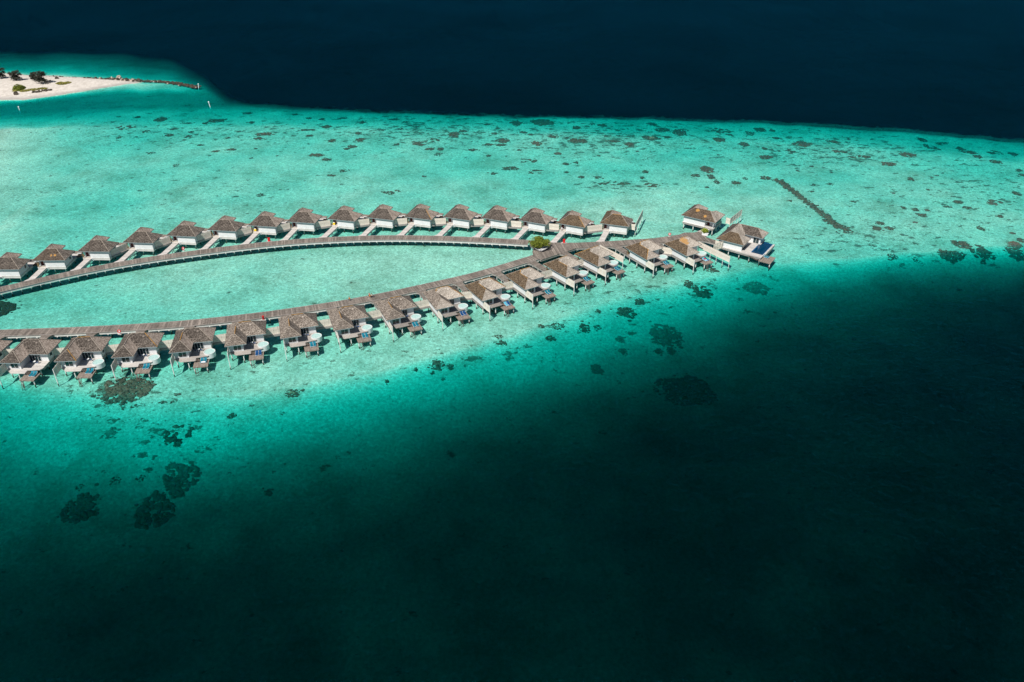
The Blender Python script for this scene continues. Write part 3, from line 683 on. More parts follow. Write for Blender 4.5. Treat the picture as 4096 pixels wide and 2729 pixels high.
bw1 = ribbon('boardwalk', NBW, 4.25)
bw2 = ribbon('boardwalk', FBW, 4.3)
def polydeck(name, poly, z, mats, uvdir=(1, 0), th=.16, parent=None, skirt=True):
    me = bpy.data.meshes.new(name); n = len(poly)
    V = [(x, y, z) for x, y in poly] + [(x, y, z - th) for x, y in poly]
    F = [list(range(n)), list(range(2 * n - 1, n - 1, -1))] + [[i, i + n, (i + 1) % n + n, (i + 1) % n] for i in range(n)]
    me.from_pydata(V, [], F); me.materials.append(mats); uv = me.uv_layers.new(name='UVMap')
    for lp in me.loops:
        c = me.vertices[lp.vertex_index].co; uv.data[lp.index].uv = (c.x * uvdir[0] + c.y * uvdir[1], c.x * -uvdir[1] + c.y * uvdir[0])
    bm = bmesh.new(); bm.from_mesh(me); bmesh.ops.recalc_face_normals(bm, faces=bm.faces); bm.to_mesh(me); bm.free()
    o = bpy.data.objects.new(name, me); col.objects.link(o)
    if parent: o.parent = parent
    if skirt:
        cx = sum(p[0] for p in poly) / n; cy = sum(p[1] for p in poly) / n; mb = MB()
        ar = sum(poly[i][0] * poly[(i + 1) % n][1] - poly[(i + 1) % n][0] * poly[i][1] for i in range(n))
        for i in range(n):
            a = Vector((*poly[i], 0)); b_ = Vector((*poly[(i + 1) % n], 0)); d = (b_ - a).normalized(); nn = Vector((-d.y, d.x, 0)) * (.14 if ar > 0 else -.14)
            a += nn; b_ += nn
            mb.beam((a.x, a.y, z - th - .33), (b_.x, b_.y, z - th - .33), .1, .66)
        mb.build('fascia', M['skirt_grey'] if mats == M['walk'] else M['skirt'], o, fix=False)
    return o
JUN = [(8.0, 275.2), (10.9, 271.0), (18.04, 276.3), (24.9, 281.4), (36.4, 282.9), (54, 286.0), (73, 288.6), (76.3, 288.2), (80.2, 285.2), (81.3, 288.2), (77.2, 291.6), (78.2, 294.6), (76.0, 297.4), (73.2, 296.2), (69.6, 296.2), (67.1, 294.2),
       (62.5, 292.6), (56.8, 290.8), (36.4, 287.6), (24.7, 286.4), (15.2, 286.6), (6.72, 288.7), (7.1, 284.4), (8.6, 281.0), (7.8, 278.4)]
bw3 = polydeck('boardwalk', JUN, ZD - .105, M['walk'], (math.cos(R(12)), math.sin(R(12)))); tag(bw3, kind='structure')
pp0 = [o for o in bw2.children if o.name.startswith('piling')][0].data
for i in range(20):
    t = i / 19; x = 22 + 54 * t; y = 285.5 + 7.5 * t
    pp = bpy.data.objects.new('piling', pp0); col.objects.link(pp); pp.parent = bw3; pp.location = (x, y, 0); pp.rotation_euler = (0, 0, R(188))
# footbridges
def bridge(v, flip, a0, a1, b0, fl, label, group):
    k, x, y, t = v
    r = empty('footbridge', (x, y, 0), R(t))
    s = -1 if flip else 1
    poly = [(a0, .7), (a0, b0 + 1.6), (a0 - fl, b0), (a1 + fl, b0), (a1, b0 + 1.6), (a1, .7)]
    d = polydeck('deck', [(p[0], s * p[1]) for p in poly], ZD - .11, M['walk'] if flip else M['bridge'], (0, 1), .14, r)
    n = 3
    for i in range(n):
        yy = s * (b0 + 2.2 + (abs(b0) - 3.2) * i / (n - 1)); mb = MB()
        for xx in (a0 + .25, a1 - .25): mb.tube((xx, yy, -2.2), (xx, yy, ZD - .25), .14, .14, 8)
        mb.build('stilt', M['stilt'], r)
    return tag(r, label, 'footbridge', group)
def dist_to_edge(v, flip, a, edge, w):
    best = 9
    for i in range(8, 180):
        bb = -i * .1; p = loc(v, a, bb, flip)
        for e0, e1 in zip(edge, edge[1:]):
            if min(e0[0], e1[0]) - .01 <= p[0] <= max(e0[0], e1[0]) + .01:
                t = (p[0] - e0[0]) / (e1[0] - e0[0]); ye = e0[1] + t * (e1[1] - e0[1])
                if flip and p[1] > ye - w / max(.3, math.cos(math.atan2(e1[1] - e0[1], e1[0] - e0[0]))) + .3: return bb
                if not flip and p[1] < ye - .3: return bb
    return -9
for i, v in enumerate(near):
    edge = NBW + [] if i < 13 else [(8, 280), (24.9, 285.7), (36.4, 287.2), (54, 290.3), (73, 292.9)]
    b0 = dist_to_edge(v, True, 2.2, NBW + [(24.9, 286.0), (36.4, 287.4), (54, 290.4), (73, 292.9)], 4.25)
    bridge(v, True, .9, 3.5, b0, .9, 'short pale footbridge behind the ' + nlabel(i), 'footbridges to the near row villas')
for i, v in enumerate(far):
    b0 = dist_to_edge(v, False, 3.0, FBW + [(15.2, 286.6), (24.7, 286.4), (36.4, 287.6), (56.8, 290.8)], 4.3)
    bridge(v, False, 1.9, 4.2, b0, .8, 'pale footbridge from the boardwalk to the ' + flabel(i), 'footbridges to the far row villas')

# ------------------------------------------------------------------ the two large villas at the end
def frame(o, ang): return empty('overwater_villa', (o[0], o[1], 0), R(ang))
big1 = frame((69.8, 306.83), -34.5)
P1 = roof_polys(14.8, 8.3, 6.4, 4.9, SL, ZE, 6.0, 2.3)
O1 = [(0, 0), (14.8, 0), (14.8, 10.6), (8.8, 10.6), (8.8, 8.3), (6.4, 8.3), (6.4, 13.2), (0, 13.2)]
roof_build(big1, P1, O1, {'*': 'sh_pale', 'back': 'sh_spots', 'left': 'sh_dark', 'wing_end': 'sh_dark'}, False)
mb = MB(); mb.prism([(.9, .9), (10.2, .9), (10.2, 3.2), (13.9, 3.2), (13.9, 9.7), (9.7, 9.7), (9.7, 7.4), (5.5, 7.4), (5.5, 12.3), (.9, 12.3)], ZD, ZE - .18); mb.build('wall', M['white'], big1)
mb = MB(); mb.prism([(.6, .5), (14.2, .5), (14.2, 10), (.6, 10)], ZD - .14, ZD + .02); mb.prism([(.6, 10), (6.5, 10), (6.5, 14), (.6, 14)], ZD - .14, ZD + .02); mb.build('deck', M['deck_pale'], big1)
mb = MB(); mb.box(.7, 14.1, .6, 9.9, 2.2, ZD - .14); mb.build('skirt', M['skirt_grey'], big1)
for x in (1.2, 5.4, 9.6, 13.7):
    for y in (1.0, 5.2, 9.4):
        mb = MB(); mb.tube((x, y, -2.2), (x, y, 2.25), .18, .18, 10); mb.build('stilt', M['stilt'], big1)
mb = MB(); mb.box(13.75, 13.95, .6, .8, ZD, ZE - .2); mb.build('corner_post', M['white'], big1)
mb = MB(); mb.box(10.4, 11.4, 3.12, 3.2, ZD + .02, 5.2); mb.build('door', M['door'], big1)
mb = MB(); mb.box(13.9, 13.96, 4.2, 9.0, 3.3, 5.3); mb.build('window', M['glass'], big1)
tag(big1, 'large villa with dark roof spotted with orange lichen, behind the boardwalk end', 'villa')
# pool villa
big2 = frame((79.0, 283.36), -34.4)
def hip(x0, x1, y0, y1, z, s):
    w = x1 - x0; d = y1 - y0; k = min(w, d) / 2; h = z + s * k
    if w >= d: a, b_ = (x0 + k, y0 + k, h), (x1 - k, y0 + k, h)
    else: a, b_ = (x0 + k, y0 + k, h), (x0 + k, y1 - k, h)
    c = [(x0, y0, z), (x1, y0, z), (x1, y1, z), (x0, y1, z)]
    if w >= d: return {'back': [c[0], c[1], b_, a], 'right': [c[1], c[2], b_], 'front': [c[2], c[3], a, b_], 'left': [c[3], c[0], a]}
    return {'back': [c[0], c[1], a], 'right': [c[1], c[2], b_, a], 'front': [c[2], c[3], b_], 'left': [c[3], c[0], a, b_]}
TB = {'*': 'sh_pale', 'back': 'sh_brown', 'left': 'sh_dark', 'front': 'sh_dark'}
for (x0, x1, y0, y1) in ((0.02, 8.0, 0.03, 17.1), (0, 11.2, 0, 7.7), (0.04, 15.0, 10.3, 17.13)):
    dz = {11.2: 0, 8.0: -.012, 15.0: -.006}[x1]
    roof_build(big2, hip(x0, x1, y0, y1, ZE + dz, SL), [(x0, y0), (x1, y0), (x1, y1), (x0, y1)], dict(TB, back='sh_dark' if x1 == 15 else 'sh_brown'), False, z=ZE + dz, cap_all=False)
_r0 = [c for c in big2.children if c.name.startswith('roof')][0]
def _h(u, v, k): return (u, v, ZE + SL * k + .03)
for a, b_ in ((_h(0, 0, 0), _h(3.85, 3.85, 3.85)), (_h(3.85, 3.85, 3.85), _h(7.35, 3.85, 3.85)), (_h(7.35, 3.85, 3.85), _h(11.2, 0, 0)), (_h(7.35, 3.85, 3.85), _h(11.2, 7.7, 0)), (_h(4, 4, 4), _h(4, 13.1, 4)),
              (_h(4.6, 13.7, 3.4), _h(11.6, 13.7, 3.4)), (_h(11.6, 13.7, 3.4), _h(15, 10.3, 0)), (_h(11.6, 13.7, 3.4), _h(15, 17.1, 0))):
    km = MB(); km.beam(a, b_, .19, .12); km.build('ridge_cap', M['cap'], _r0)
mb = MB(); mb.prism([(.9, .9), (10.3, .9), (10.3, 6.8), (7.1, 6.8), (7.1, 11.3), (14.0, 11.3), (14.0, 16.2), (.9, 16.2)], ZD, ZE - .24); mb.build('wall', M['white'], big2)
mb = MB(); mb.prism([(.5, .3), (13.4, -.7), (18.6, -.7), (18.6, 2.2), (13.6, 2.2), (13.6, 11.2), (14.4, 11.2), (14.4, 16.6), (.5, 16.6)], ZD - .14, ZD + .02); mb.build('deck', M['deck_pale'], big2)
mb = MB(); mb.prism([(.6, .4), (13.2, -.5), (18.4, -.5), (18.4, 2.1), (13.5, 2.1), (13.5, 16.3), (.6, 16.3)], 2.25, ZD - .14); mb.build('skirt', M['skirt_grey'], big2)
mb = MB(); mb.box(18.0, 22.7, -1.3, 4.6, 2.05, 2.2); mb.box(18.0, 22.7, -1.35, -1.25, 1.8, 2.05); mb.build('sundeck', M['deck_brown'], big2)
mb = MB()
for i in range(6): mb.box(14.0 + i * .62, 14.5 + i * .62, -1.6, -.72, 2.8 - .13 * i, 2.88 - .13 * i)
mb.build('steps', M['timber'], big2)
mb = MB(); mb.prism([(13.7, 2.3), (18.2, 2.3), (18.2, 14.2), (14.45, 14.2), (14.45, 11.6), (12.7, 10.9), (12.7, 9.5), (13.7, 9.5)], 1.8, 2.84); mb.build('pool', M['poolwater'], big2)
mb = MB(); mb.box(18.21, 18.95, 2.25, 14.3, 1.9, 2.95); mb.build('pool_rim', M['deck_pale'], big2)
mb = MB()
for a, b_ in (((13.66, 2.34), (18.2, 2.34)), ((13.74, 2.3), (13.74, 9.5)), ((18.16, 2.3), (18.16, 14.2)), ((14.45, 14.16), (18.2, 14.16)), ((12.74, 9.5), (12.74, 10.9)), ((12.7, 9.54), (13.7, 9.54))): mb.beam((*a, 2.86), (*b_, 2.86), .26, .06)
mb.build('pool_tiling', M['pooltile'], big2)
mb = MB()
for x in (7.9, 8.5, 9.1, 9.7): mb.box(x, x + .08, 6.8, 6.9, ZD, 5.3)
mb.box(10.3, 10.38, 1.5, 6.2, ZD + .05, 5.2); mb.build('sliding_door', M['glass'], big2)
mb = MB(); mb.box(11.2, 13.3, 11.2, 11.3, ZD + .1, 5.1); wf = mb.build('window', M['glass'], big2)
mb = MB(); mb.box(12.2, 12.3, 11.16, 11.32, ZD + .1, 5.1); mb.build('frame', M['white'], wf)
for x, y in ((1.2, .9), (5.5, .7), (9.8, .6), (14.0, 0), (18.0, 0), (1.2, 8), (9.8, 8), (18.0, 8), (18.0, 14), (22.3, -.9), (22.3, 4.2), (14, 15)):
    mb = MB(); mb.tube((x, y, -3.2), (x, y, 2.3 if x < 22 else 2.0), .17, .17, 10); mb.build('stilt', M['stilt'], big2)
tag(big2, 'largest villa with three joined hip roofs and a dark blue rectangular pool', 'villa')
fence((78.9, 283.0), (81.0, 281.2), 'pale panel left of the pool villa', posts=1, base=False)
fence((77.4, 278.9), (81.6, 282.0), 'small slatted screen between pool villa and long beige screen', posts=3, slat=True, base=False)
# bridge of the large villa
p0 = Vector((74.6, 296.2, 0)); mb = empty('footbridge', (0, 0, 0))
polydeck('deck', [(73.9, 296.3), (76.0, 295.4), (80.4, 299.2), (79.2, 301.0)], ZD - .112, M['bridge'], (.7, .7), .14, mb)
tag(mb, 'pale footbridge beside the leafy planter leading to the large spotted roof villa', 'footbridge')

# ------------------------------------------------------------------ loungers
def make_lounger(fab):
    r = empty('sun_lounger'); mb = MB()
    for x in (.02, .88): mb.beam((x, 0, .32), (x, 1.5, .32), .035, .05); mb.beam((x, 1.5, .32), (x, 2.1, .8), .035, .05)
    mb.beam((.02, 0, .32), (.88, 0, .32), .05, .05); mb.build('frame', M['metal_white'], r)
    for x, y in ((.05, .15), (.85, .15), (.05, 1.45), (.85, 1.45)):
        mb = MB(); mb.box(x - .025, x + .025, y - .025, y + .025, 0, .32); mb.build('leg', M['metal_white'], r)
    mb = MB(); mb.box(.04, .86, .03, 1.5, .34, .4); mb.build('seat', M[fab], r)
    mb = MB(); mb.beam((.45, 1.5, .4), (.45, 2.1, .86), .82, .05); mb.build('backrest', M[fab], r)
    return r
protos = {}
def lounger(x, y, z, rz, fab, label, group):
    if fab not in protos: protos[fab] = make_lounger(fab); o = protos[fab]
    else: o = copy_tree(protos[fab])
    o.location = (x, y, z); o.rotation_euler = (0, 0, rz); tag(o, label, 'sun lounger', group); return o
for i, v in enumerate(near):
    if i == 0: continue
    fabs = {5: ('navy', 'navy'), 7: ('teal', 'teal'), 9: ('navy', 'navy'), 10: ('aqua', 'navy')}.get(i, ('teal', 'teal'))
    if i == 15: fabs = ('aqua', 'teal')
    for j in (0, 1):
        a = 8.45 + .98 * j; p = loc(v, a, 14.75, True)
        an = {2: (.0, -.12)}.get(i, (0, 0))[j]
        cn = {'teal': 'teal', 'navy': 'dark blue', 'aqua': 'light blue'}[fabs[j]]
        lounger(p[0], p[1], 2.2, R(v[3]) + an, fabs[j], ('left ' if j == 0 else 'right ') + cn + ' lounger on the sundeck of the ' + nlabel(i), 'loungers on the near row sundecks')
def flat(name, v, a0, a1, b0, b1, z, m_, label, cat, flip=True):
    k, x, y, t = v; r = empty(name, (x, y, 0), R(t)); mb = MB(flip)
    n = 5
    for i in range(n):
        u0 = a0 + (a1 - a0) * i / n; mb.box(u0, u0 + (a1 - a0) / n + .002 * (i % 2), b0 + .04 * (i % 2), b1 - .05 * ((i + 1) % 2), z, z + .035 + .01 * (i % 3))
    o = mb.build('cloth', m_, r); tag(r, label, cat)
flat('towel', near[4], 8.8, 10.0, 14.1, 14.7, 2.57, M['towel'], 'white towel spread over the loungers of the fourth near row villa', 'towel')
flat('towel', near[15], 8.85, 9.45, 12.9, 13.9, 2.85, M['red'], 'red towel on the loungers of the last near row villa', 'towel')
flat('towel', near[15], 8.8, 9.6, 13.9, 14.2, 2.6, M['towel'], 'white towel on the loungers of the last near row villa', 'towel')
flat('towel', near[15], 9.5, 10.2, 14.2, 14.8, 2.58, M['blue'], 'blue towel on the loungers of the last near row villa', 'towel')
for u_, v__, lab in ((20.2, 2.4, 'rear teal lounger on the lower deck of the pool villa'), (20.2, 1.4, 'front teal lounger on the lower deck of the pool villa')):
    t = R(-34.4); lounger(79.0 + math.cos(t) * u_ - math.sin(t) * v__ + .6, 283.36 + math.sin(t) * u_ + math.cos(t) * v__, 2.2, t + R(90), 'teal', lab, 'loungers of the pool villa')
# terrace tables with chairs
def make_table():
    r = empty('terrace_table'); mb = MB(); mb.lathe(0, 0, [(.001, .72), (.42, .72), (.42, .76), (.001, .76)], 16); mb.build('table_top', M['metal_white'], r)
    mb = MB(); mb.tube((0, 0, 0), (0, 0, .72), .04, .04, 8); mb.tube((0, 0, 0), (0, 0, .03), .28, .28, 12); mb.build('leg', M['metal_white'], r); return r
def make_chair():
    r = empty('terrace_chair'); mb = MB(); mb.box(-.25, .25, -.25, .25, .42, .46); mb.build('seat', M['navy'], r)
    mb = MB(); mb.beam((0, .25, .45), (0, .35, .9), .5, .04); mb.build('backrest', M['navy'], r)
    for x, y in ((-.23, -.23), (.23, -.23), (-.23, .23), (.23, .23)):
        mb = MB(); mb.box(x - .02, x + .02, y - .02, y + .02, 0, .42); mb.build('leg', M['metal_white'], r)
    return r
tp = ch = None
for i in range(1, 9):
    v = near[i]; p = loc(v, 7.4, 8.6, True)
    o = tp = make_table() if tp is None else copy_tree(tp)
    o.location = (p[0], p[1], ZD + .02); o.rotation_euler = (0, 0, R(v[3])); tag(o, 'small white table on the terrace of the ' + nlabel(i), 'table', 'terrace tables')
    for j, (da, an) in enumerate(((-.85, 90), (.85, -90))):
        q_ = loc(v, 7.4 + da, 8.6, True); c = ch = make_chair() if ch is None else copy_tree(ch)
        c.location = (q_[0], q_[1], ZD + .02); c.rotation_euler = (0, 0, R(v[3] + an)); tag(c, ('left' if j == 0 else 'right') + ' blue chair on the terrace of the ' + nlabel(i), 'chair', 'terrace chairs')

# ------------------------------------------------------------------ planter with bush, plant by the bridge
def leafball(mb, n, rx, ry, rz, c, size, seed=1, gaps=0.25):
    rnd = random.Random(seed)
    blobs = [(Vector((rnd.gauss(0, .45), rnd.gauss(0, .45), rnd.uniform(-.3, .6))), rnd.uniform(.28, .48)) for _ in range(26)]
    k = 0
    while k < n:
        bc, br = rnd.choice(blobs); d = Vector((rnd.gauss(0, 1), rnd.gauss(0, 1), rnd.gauss(0, 1))).normalized()
        p = bc + d * br * rnd.uniform(.75, 1.08)
        if p.length > 1.08: continue
        k += 1
        q_ = Vector((c[0] + p.x * rx, c[1] + p.y * ry, c[2] + p.z * rz)); s = size * rnd.uniform(.6, 1.3)
        n1 = (d + Vector((rnd.gauss(0, .5), rnd.gauss(0, .5), rnd.gauss(.2, .5)))).normalized(); t1 = n1.orthogonal().normalized(); t1.rotate(Matrix.Rotation(rnd.uniform(0, 6.28), 3, n1)); t2 = n1.cross(t1)
        mb.face([q_ - t1 * s, q_ - t2 * s * .45, q_ + t1 * s, q_ + t2 * s * .45])
r = empty('planter', (11.0, 280.0, 0))
mb = MB(); pl = [(-2.9, 1.2), (-2.2, -1.1), (-.3, -3.0), (.5, -3.0), (2.6, -.9), (3.0, 1.2), (1.6, 2.4), (-1.6, 2.4)]
bt = [(x * .6, y * .62) for x, y in pl]; zb, zt = ZD - .2, ZD + 1.0; n = len(pl)
for i in range(n):
    a, b_ = pl[i], pl[(i + 1) % n]; c, d = bt[i], bt[(i + 1) % n]
    mb.face([(*c, zb), (*d, zb), (*b_, zt), (*a, zt)]); ai = (a[0] * .92, a[1] * .92); bi = (b_[0] * .92, b_[1] * .92)
    mb.face([(*a, zt), (*b_, zt), (*bi, zt), (*ai, zt)]); mb.face([(*ai, zt), (*bi, zt), (*bi, zt - .3), (*ai, zt - .3)])
mb.face([(x * .92, y * .92, zt - .3) for x, y in pl]); mb.build('bowl', M['planter'], r, fix=True)
tag(r, 'white bowl shaped planter at the fork of the two boardwalks', 'planter')
r = empty('bush', (10.9, 280.2, ZD + .8)); mb = MB(); leafball(mb, 9000, 4.1, 3.6, 2.35, (-.3, .3, 1.6), .21, 3); mb.build('crown', M['leaf'], r, fix=False)
mb = MB(); [mb.tube((math.cos(a) * .3, math.sin(a) * .3, -.3), (math.cos(a) * 1.8, math.sin(a) * 1.6, 1.6), .09, .04, 6) for a in (0.3, 1.5, 2.8, 4.0, 5.3)]; mb.build('trunk', M['bark'], r)
tag(r, 'large rounded green bush growing in the white planter at the boardwalk fork', 'bush')
r = empty('planter', (77.3, 293.6, 0), R(-30)); mb = MB(); mb.box(-1.2, 1.2, -.55, .55, ZD - .1, ZD + .8); mb.box(-1.28, 1.28, -.63, .63, ZD + .7, ZD + .86); mb.build('trough', M['planter'], r); tag(r, 'white box planter beside the footbridge to the large villa', 'planter')
r = empty('shrub', (77.1, 293.9, ZD + .8), R(-30)); mb = MB(); leafball(mb, 900, 1.5, .9, 1.2, (-.1, 0, .9), .24, 5); mb.build('foliage', M['leaf_lime'], r, fix=False)
mb = MB(); [mb.tube((x, 0, -.1), (x * 1.3, .1, 1.0), .05, .02, 6) for x in (-.6, 0, .5)]; mb.build('stem', M['bark'], r); tag(r, 'lime green shrub growing in the box planter near the large villa', 'shrub')

# ------------------------------------------------------------------ small things on the walks
ZW = ZD - .1
def redbox(u, v, label):
    p = at(u, v, ZW); r = empty('safety_cabinet', (p.x, p.y, 0), R(-5))
    mb = MB(); mb.box(-.42, .42, -.3, .3, ZW + .02, ZW + 1.35); mb.build('body', M['red'], r)
    mb = MB(); mb.box(-.46, .46, -.34, .34, ZW + 1.35, ZW + 1.42); mb.build('lid', M['red'], r)
    mb = MB(); mb.box(-1.0, 1.0, -.5, .5, ZW - .15, ZW + .02); mb.build('platform', M['bridge'], r); tag(r, label, 'cabinet')
redbox(1077, 965, 'red cabinet on the far boardwalk edge below the seventh and eighth far row villas')
redbox(2256, 971, 'bright red cabinet on the boardwalk just right of the round bush')
def ring(u, v, label, lean=0.0, white=True):
    p = at(u, v, ZW); r = empty('life_ring_stand', (p.x, p.y, 0)); mb = MB()
    mb.torus((0, -.08, ZW + 1.0), .42, .13, (0, -1, .35), 20, 8); mb.build('life_ring', M['red'], r)
    mb = MB(); mb.box(-.06, .06, 0, .1, ZW - .1, ZW + 1.3); mb.box(-.14, .14, -.03, .02, ZW + .6, ZW + 1.45); mb.build('post', M['metal_white'], r)
    mb = MB(); mb.box(-.5, .5, -.3, .4, ZW - .16, ZW + .03); mb.build('platform', M['bridge'], r); tag(r, label, 'life ring')
ring(480, 1336, 'red life ring on near boardwalk edge above the third near row villa')
ring(735, 1003, 'red and white life ring between fourth and fifth far row villas')
ring(2678, 946, 'life ring on a white post behind the last near row villas')
r = empty('safety_cabinet', at(1054, 1278, ZW), R(10)); mb = MB(); mb.box(-.3, .3, -.25, .25, .02, 1.1); mb.build('body', mat('dark_red_paint', (0.3, 0.012, 0.015), .5)[0], r); mb = MB(); mb.torus((0, 0, 1.2), .28, .1); mb.build('life_ring', M['red'], r); mb = MB(); mb.box(-.9, .8, -.7, .3, -.1, .02); mb.build('platform', M['bridge'], r)
tag(r, 'dark red cabinet with a ring on near boardwalk between fifth and sixth near row villas', 'cabinet')
# people
def body(parent, joints, edges_, radii, m_, name='body'):
    me = bpy.data.meshes.new(name); me.from_pydata(joints, edges_, []); o = bpy.data.objects.new(name, me); col.objects.link(o)
    me.materials.append(m_)
    o.modifiers.new('skin', 'SKIN'); sv = me.skin_vertices[0].data if me.skin_vertices else None
    if sv is None:
        bm = bmesh.new(); bm.from_mesh(me); bm.verts.layers.skin.verify(); bm.to_mesh(me); bm.free(); sv = me.skin_vertices[0].data
    for k, rr in enumerate(radii): sv[k].radius = (rr, rr)
    sv[0].use_root = True
    s = o.modifiers.new('sub', 'SUBSURF'); s.levels = 1; s.render_levels = 1
    o.parent = parent; return o
def person(x, y, z, rz, pose, skin, top, low, label, hair='hair'):
    r = empty('person', (x, y, z), rz)
    if pose == 'ride':      # facing +x, hips on a saddle at z .95
        J = [(-.25, 0, .98), (-.18, 0, 1.22), (-.08, 0, 1.42), (-.04, 0, 1.56), (.0, 0, 1.70), (-.2, .12, .95), (.12, .14, .88), (.02, .13, .45), (.12, .13, .38), (-.2, -.12, .95), (.2, -.14, .72), (.02, -.13, .28), (.13, -.13, .22),
             (-.08, .2, 1.40), (.12, .26, 1.2), (.36, .24, 1.08), (-.08, -.2, 1.40), (.12, -.26, 1.2), (.36, -.24, 1.08)]
    else:
        J = [(0, 0, .95), (0, 0, 1.18), (0, 0, 1.42), (0, 0, 1.52), (.02, 0, 1.66), (0, .1, .9), (.03, .12, .5), (0, .12, .09), (.12, .12, .05), (0, -.1, .9), (.03, -.12, .5), (0, -.12, .09), (.12, -.12, .05),
             (0, .2, 1.40), (.08, .27, 1.12), (.26, .22, 1.0), (0, -.2, 1.40), (.08, -.27, 1.12), (.26, -.22, 1.0)]
    E = [(0, 1), (1, 2), (2, 3), (3, 4), (0, 5), (5, 6), (6, 7), (7, 8), (0, 9), (9, 10), (10, 11), (11, 12), (2, 13), (13, 14), (14, 15), (2, 16), (16, 17), (17, 18)]
    rad = [.15, .13, .15, .06, .10, .09, .075, .05, .045, .09, .075, .05, .045, .06, .045, .035, .06, .045, .035]
    body(r, J, E, rad, M[skin])
    if top:
        ix = [1, 0, 2, 13, 14, 16, 17]; mp_ = {j: k for k, j in enumerate(ix)}
        body(r, [J[j] for j in ix], [(mp_[a], mp_[b_]) for a, b_ in ((0, 1), (1, 2), (2, 13), (13, 14), (2, 16), (16, 17))], [.155, .165, .17, .08, .06, .08, .06], M[top], 'shirt')
    if low:
        ix = [0, 5, 6, 9, 10]; mp_ = {j: k for k, j in enumerate(ix)}
        body(r, [J[j] for j in ix], [(mp_[a], mp_[b_]) for a, b_ in ((0, 5), (5, 6), (0, 9), (9, 10))], [.17, .11, .095, .11, .095], M[low], 'shorts')
    mb = MB(); h = J[4]; mb.dome((h[0] - .02, h[1], h[2] + .01), .115, .11, .12, 10, rings=3, sink=.02); mb.build('hair', M[hair], r, smooth=True)
    tag(r, label, 'person'); return r
def bicycle(x, y, z, rz, fm, label, basket=None):
    r = empty('bicycle', (x, y, z), rz)
    for xx in (-.53, .53):
        mb = MB(); mb.torus((xx, 0, .34), .32, .03, (0, 1, 0), 20, 6); w = mb.build('wheel', M['black'], r)
        mb = MB()
        for k in range(8): mb.beam((xx, 0, .34), (xx + .3 * math.cos(k * .785), 0, .34 + .3 * math.sin(k * .785)), .012, .012)
        mb.build('spokes', M['metal_white'], w)
    mb = MB()
    for a, b_ in (((-.53, 0, .34), (-.12, 0, .32)), ((-.12, 0, .32), (-.25, 0, .86)), ((-.53, 0, .34), (-.22, 0, .75)), ((-.12, 0, .32), (.34, 0, .78)), ((-.22, 0, .74), (.33, 0, .84)), ((.53, 0, .34), (.33, 0, .92)), ((.33, 0, .92), (.36, 0, 1.04))): mb.beam(a, b_, .045, .045)
    mb.build('frame', M[fm], r)
    mb = MB(); mb.beam((.36, -.28, 1.05), (.36, .28, 1.05), .035, .035); mb.build('handlebar', M['black'], r)
    mb = MB(); mb.box(-.38, -.12, -.08, .08, .86, .92); mb.build('saddle', M['black'], r)
    if basket: mb = MB(); mb.box(.45, .78, -.18, .18, .72, 1.0); mb.build('basket', M[basket], r)
    tag(r, label, 'bicycle', 'bicycles on the near boardwalk')
wd = math.atan2(12.3, 23.5)
for (u, v, fm, bk, sk, tp_, lo, lb, lp) in ((1398, 1203, 'bikeblue', None, 'skin', None, 'orange', 'teal bicycle ridden leftmost on the near boardwalk', 'shirtless person in orange shorts riding the leftmost bicycle'),
        (1478, 1188, 'black', None, 'skin', 'pink', None, 'dark bicycle ridden by the person in pink on the near boardwalk', 'person in a pink top riding a dark bicycle on the boardwalk'),
        (1487, 1190, 'black', 'orange', 'skin_dark', 'cream', 'cream', 'dark bicycle with an orange basket on the near boardwalk', 'person in cream clothes with dark hair riding beside the one in pink')):
    p = at(u, v, ZW + .09); bicycle(p.x, p.y, ZW + .002, wd + math.pi, fm, lb, bk); person(p.x, p.y, ZW, wd + math.pi, 'ride', sk, tp_, lo, lp)
p = loc(far[14], 2.3, .2, False); person(p[0], p[1], ZD, R(-60), 'stand', 'skin_dark', 'whitecloth', 'whitecloth', 'person in a white uniform at the door of the fifteenth far row villa')
def cart(v, col_, label):
    p = loc(v, 2.2, 1.2, False); r = empty('service_cart', (p[0], p[1], ZD + .02), R(v[3]))
    mb = MB(); mb.box(-.45, .45, -.3, .3, .18, 1.05); mb.build('bag', M[col_], r)
    mb = MB(); mb.box(-.5, .5, -.33, .33, .1, .18); mb.beam((-.45, -.3, 1.0), (-.45, .3, 1.0), .05, .05); mb.box(-.3, .3, -.25, .25, 1.05, 1.25); mb.build('tray', M['metal_white'], r)
    for x in (-.4, .4):
        for y in (-.28, .28): mb = MB(); mb.tube((x, y - .03, .08), (x, y + .03, .08), .08, .08, 10); mb.build('wheel', M['black'], r)
    tag(r, label, 'cart')
cart(far[6], 'yellow', 'yellow housekeeping cart in the doorway of the seventh far row villa')
cart(far[8], 'yellow', 'low orange yellow cart in the doorway of the ninth far row villa')

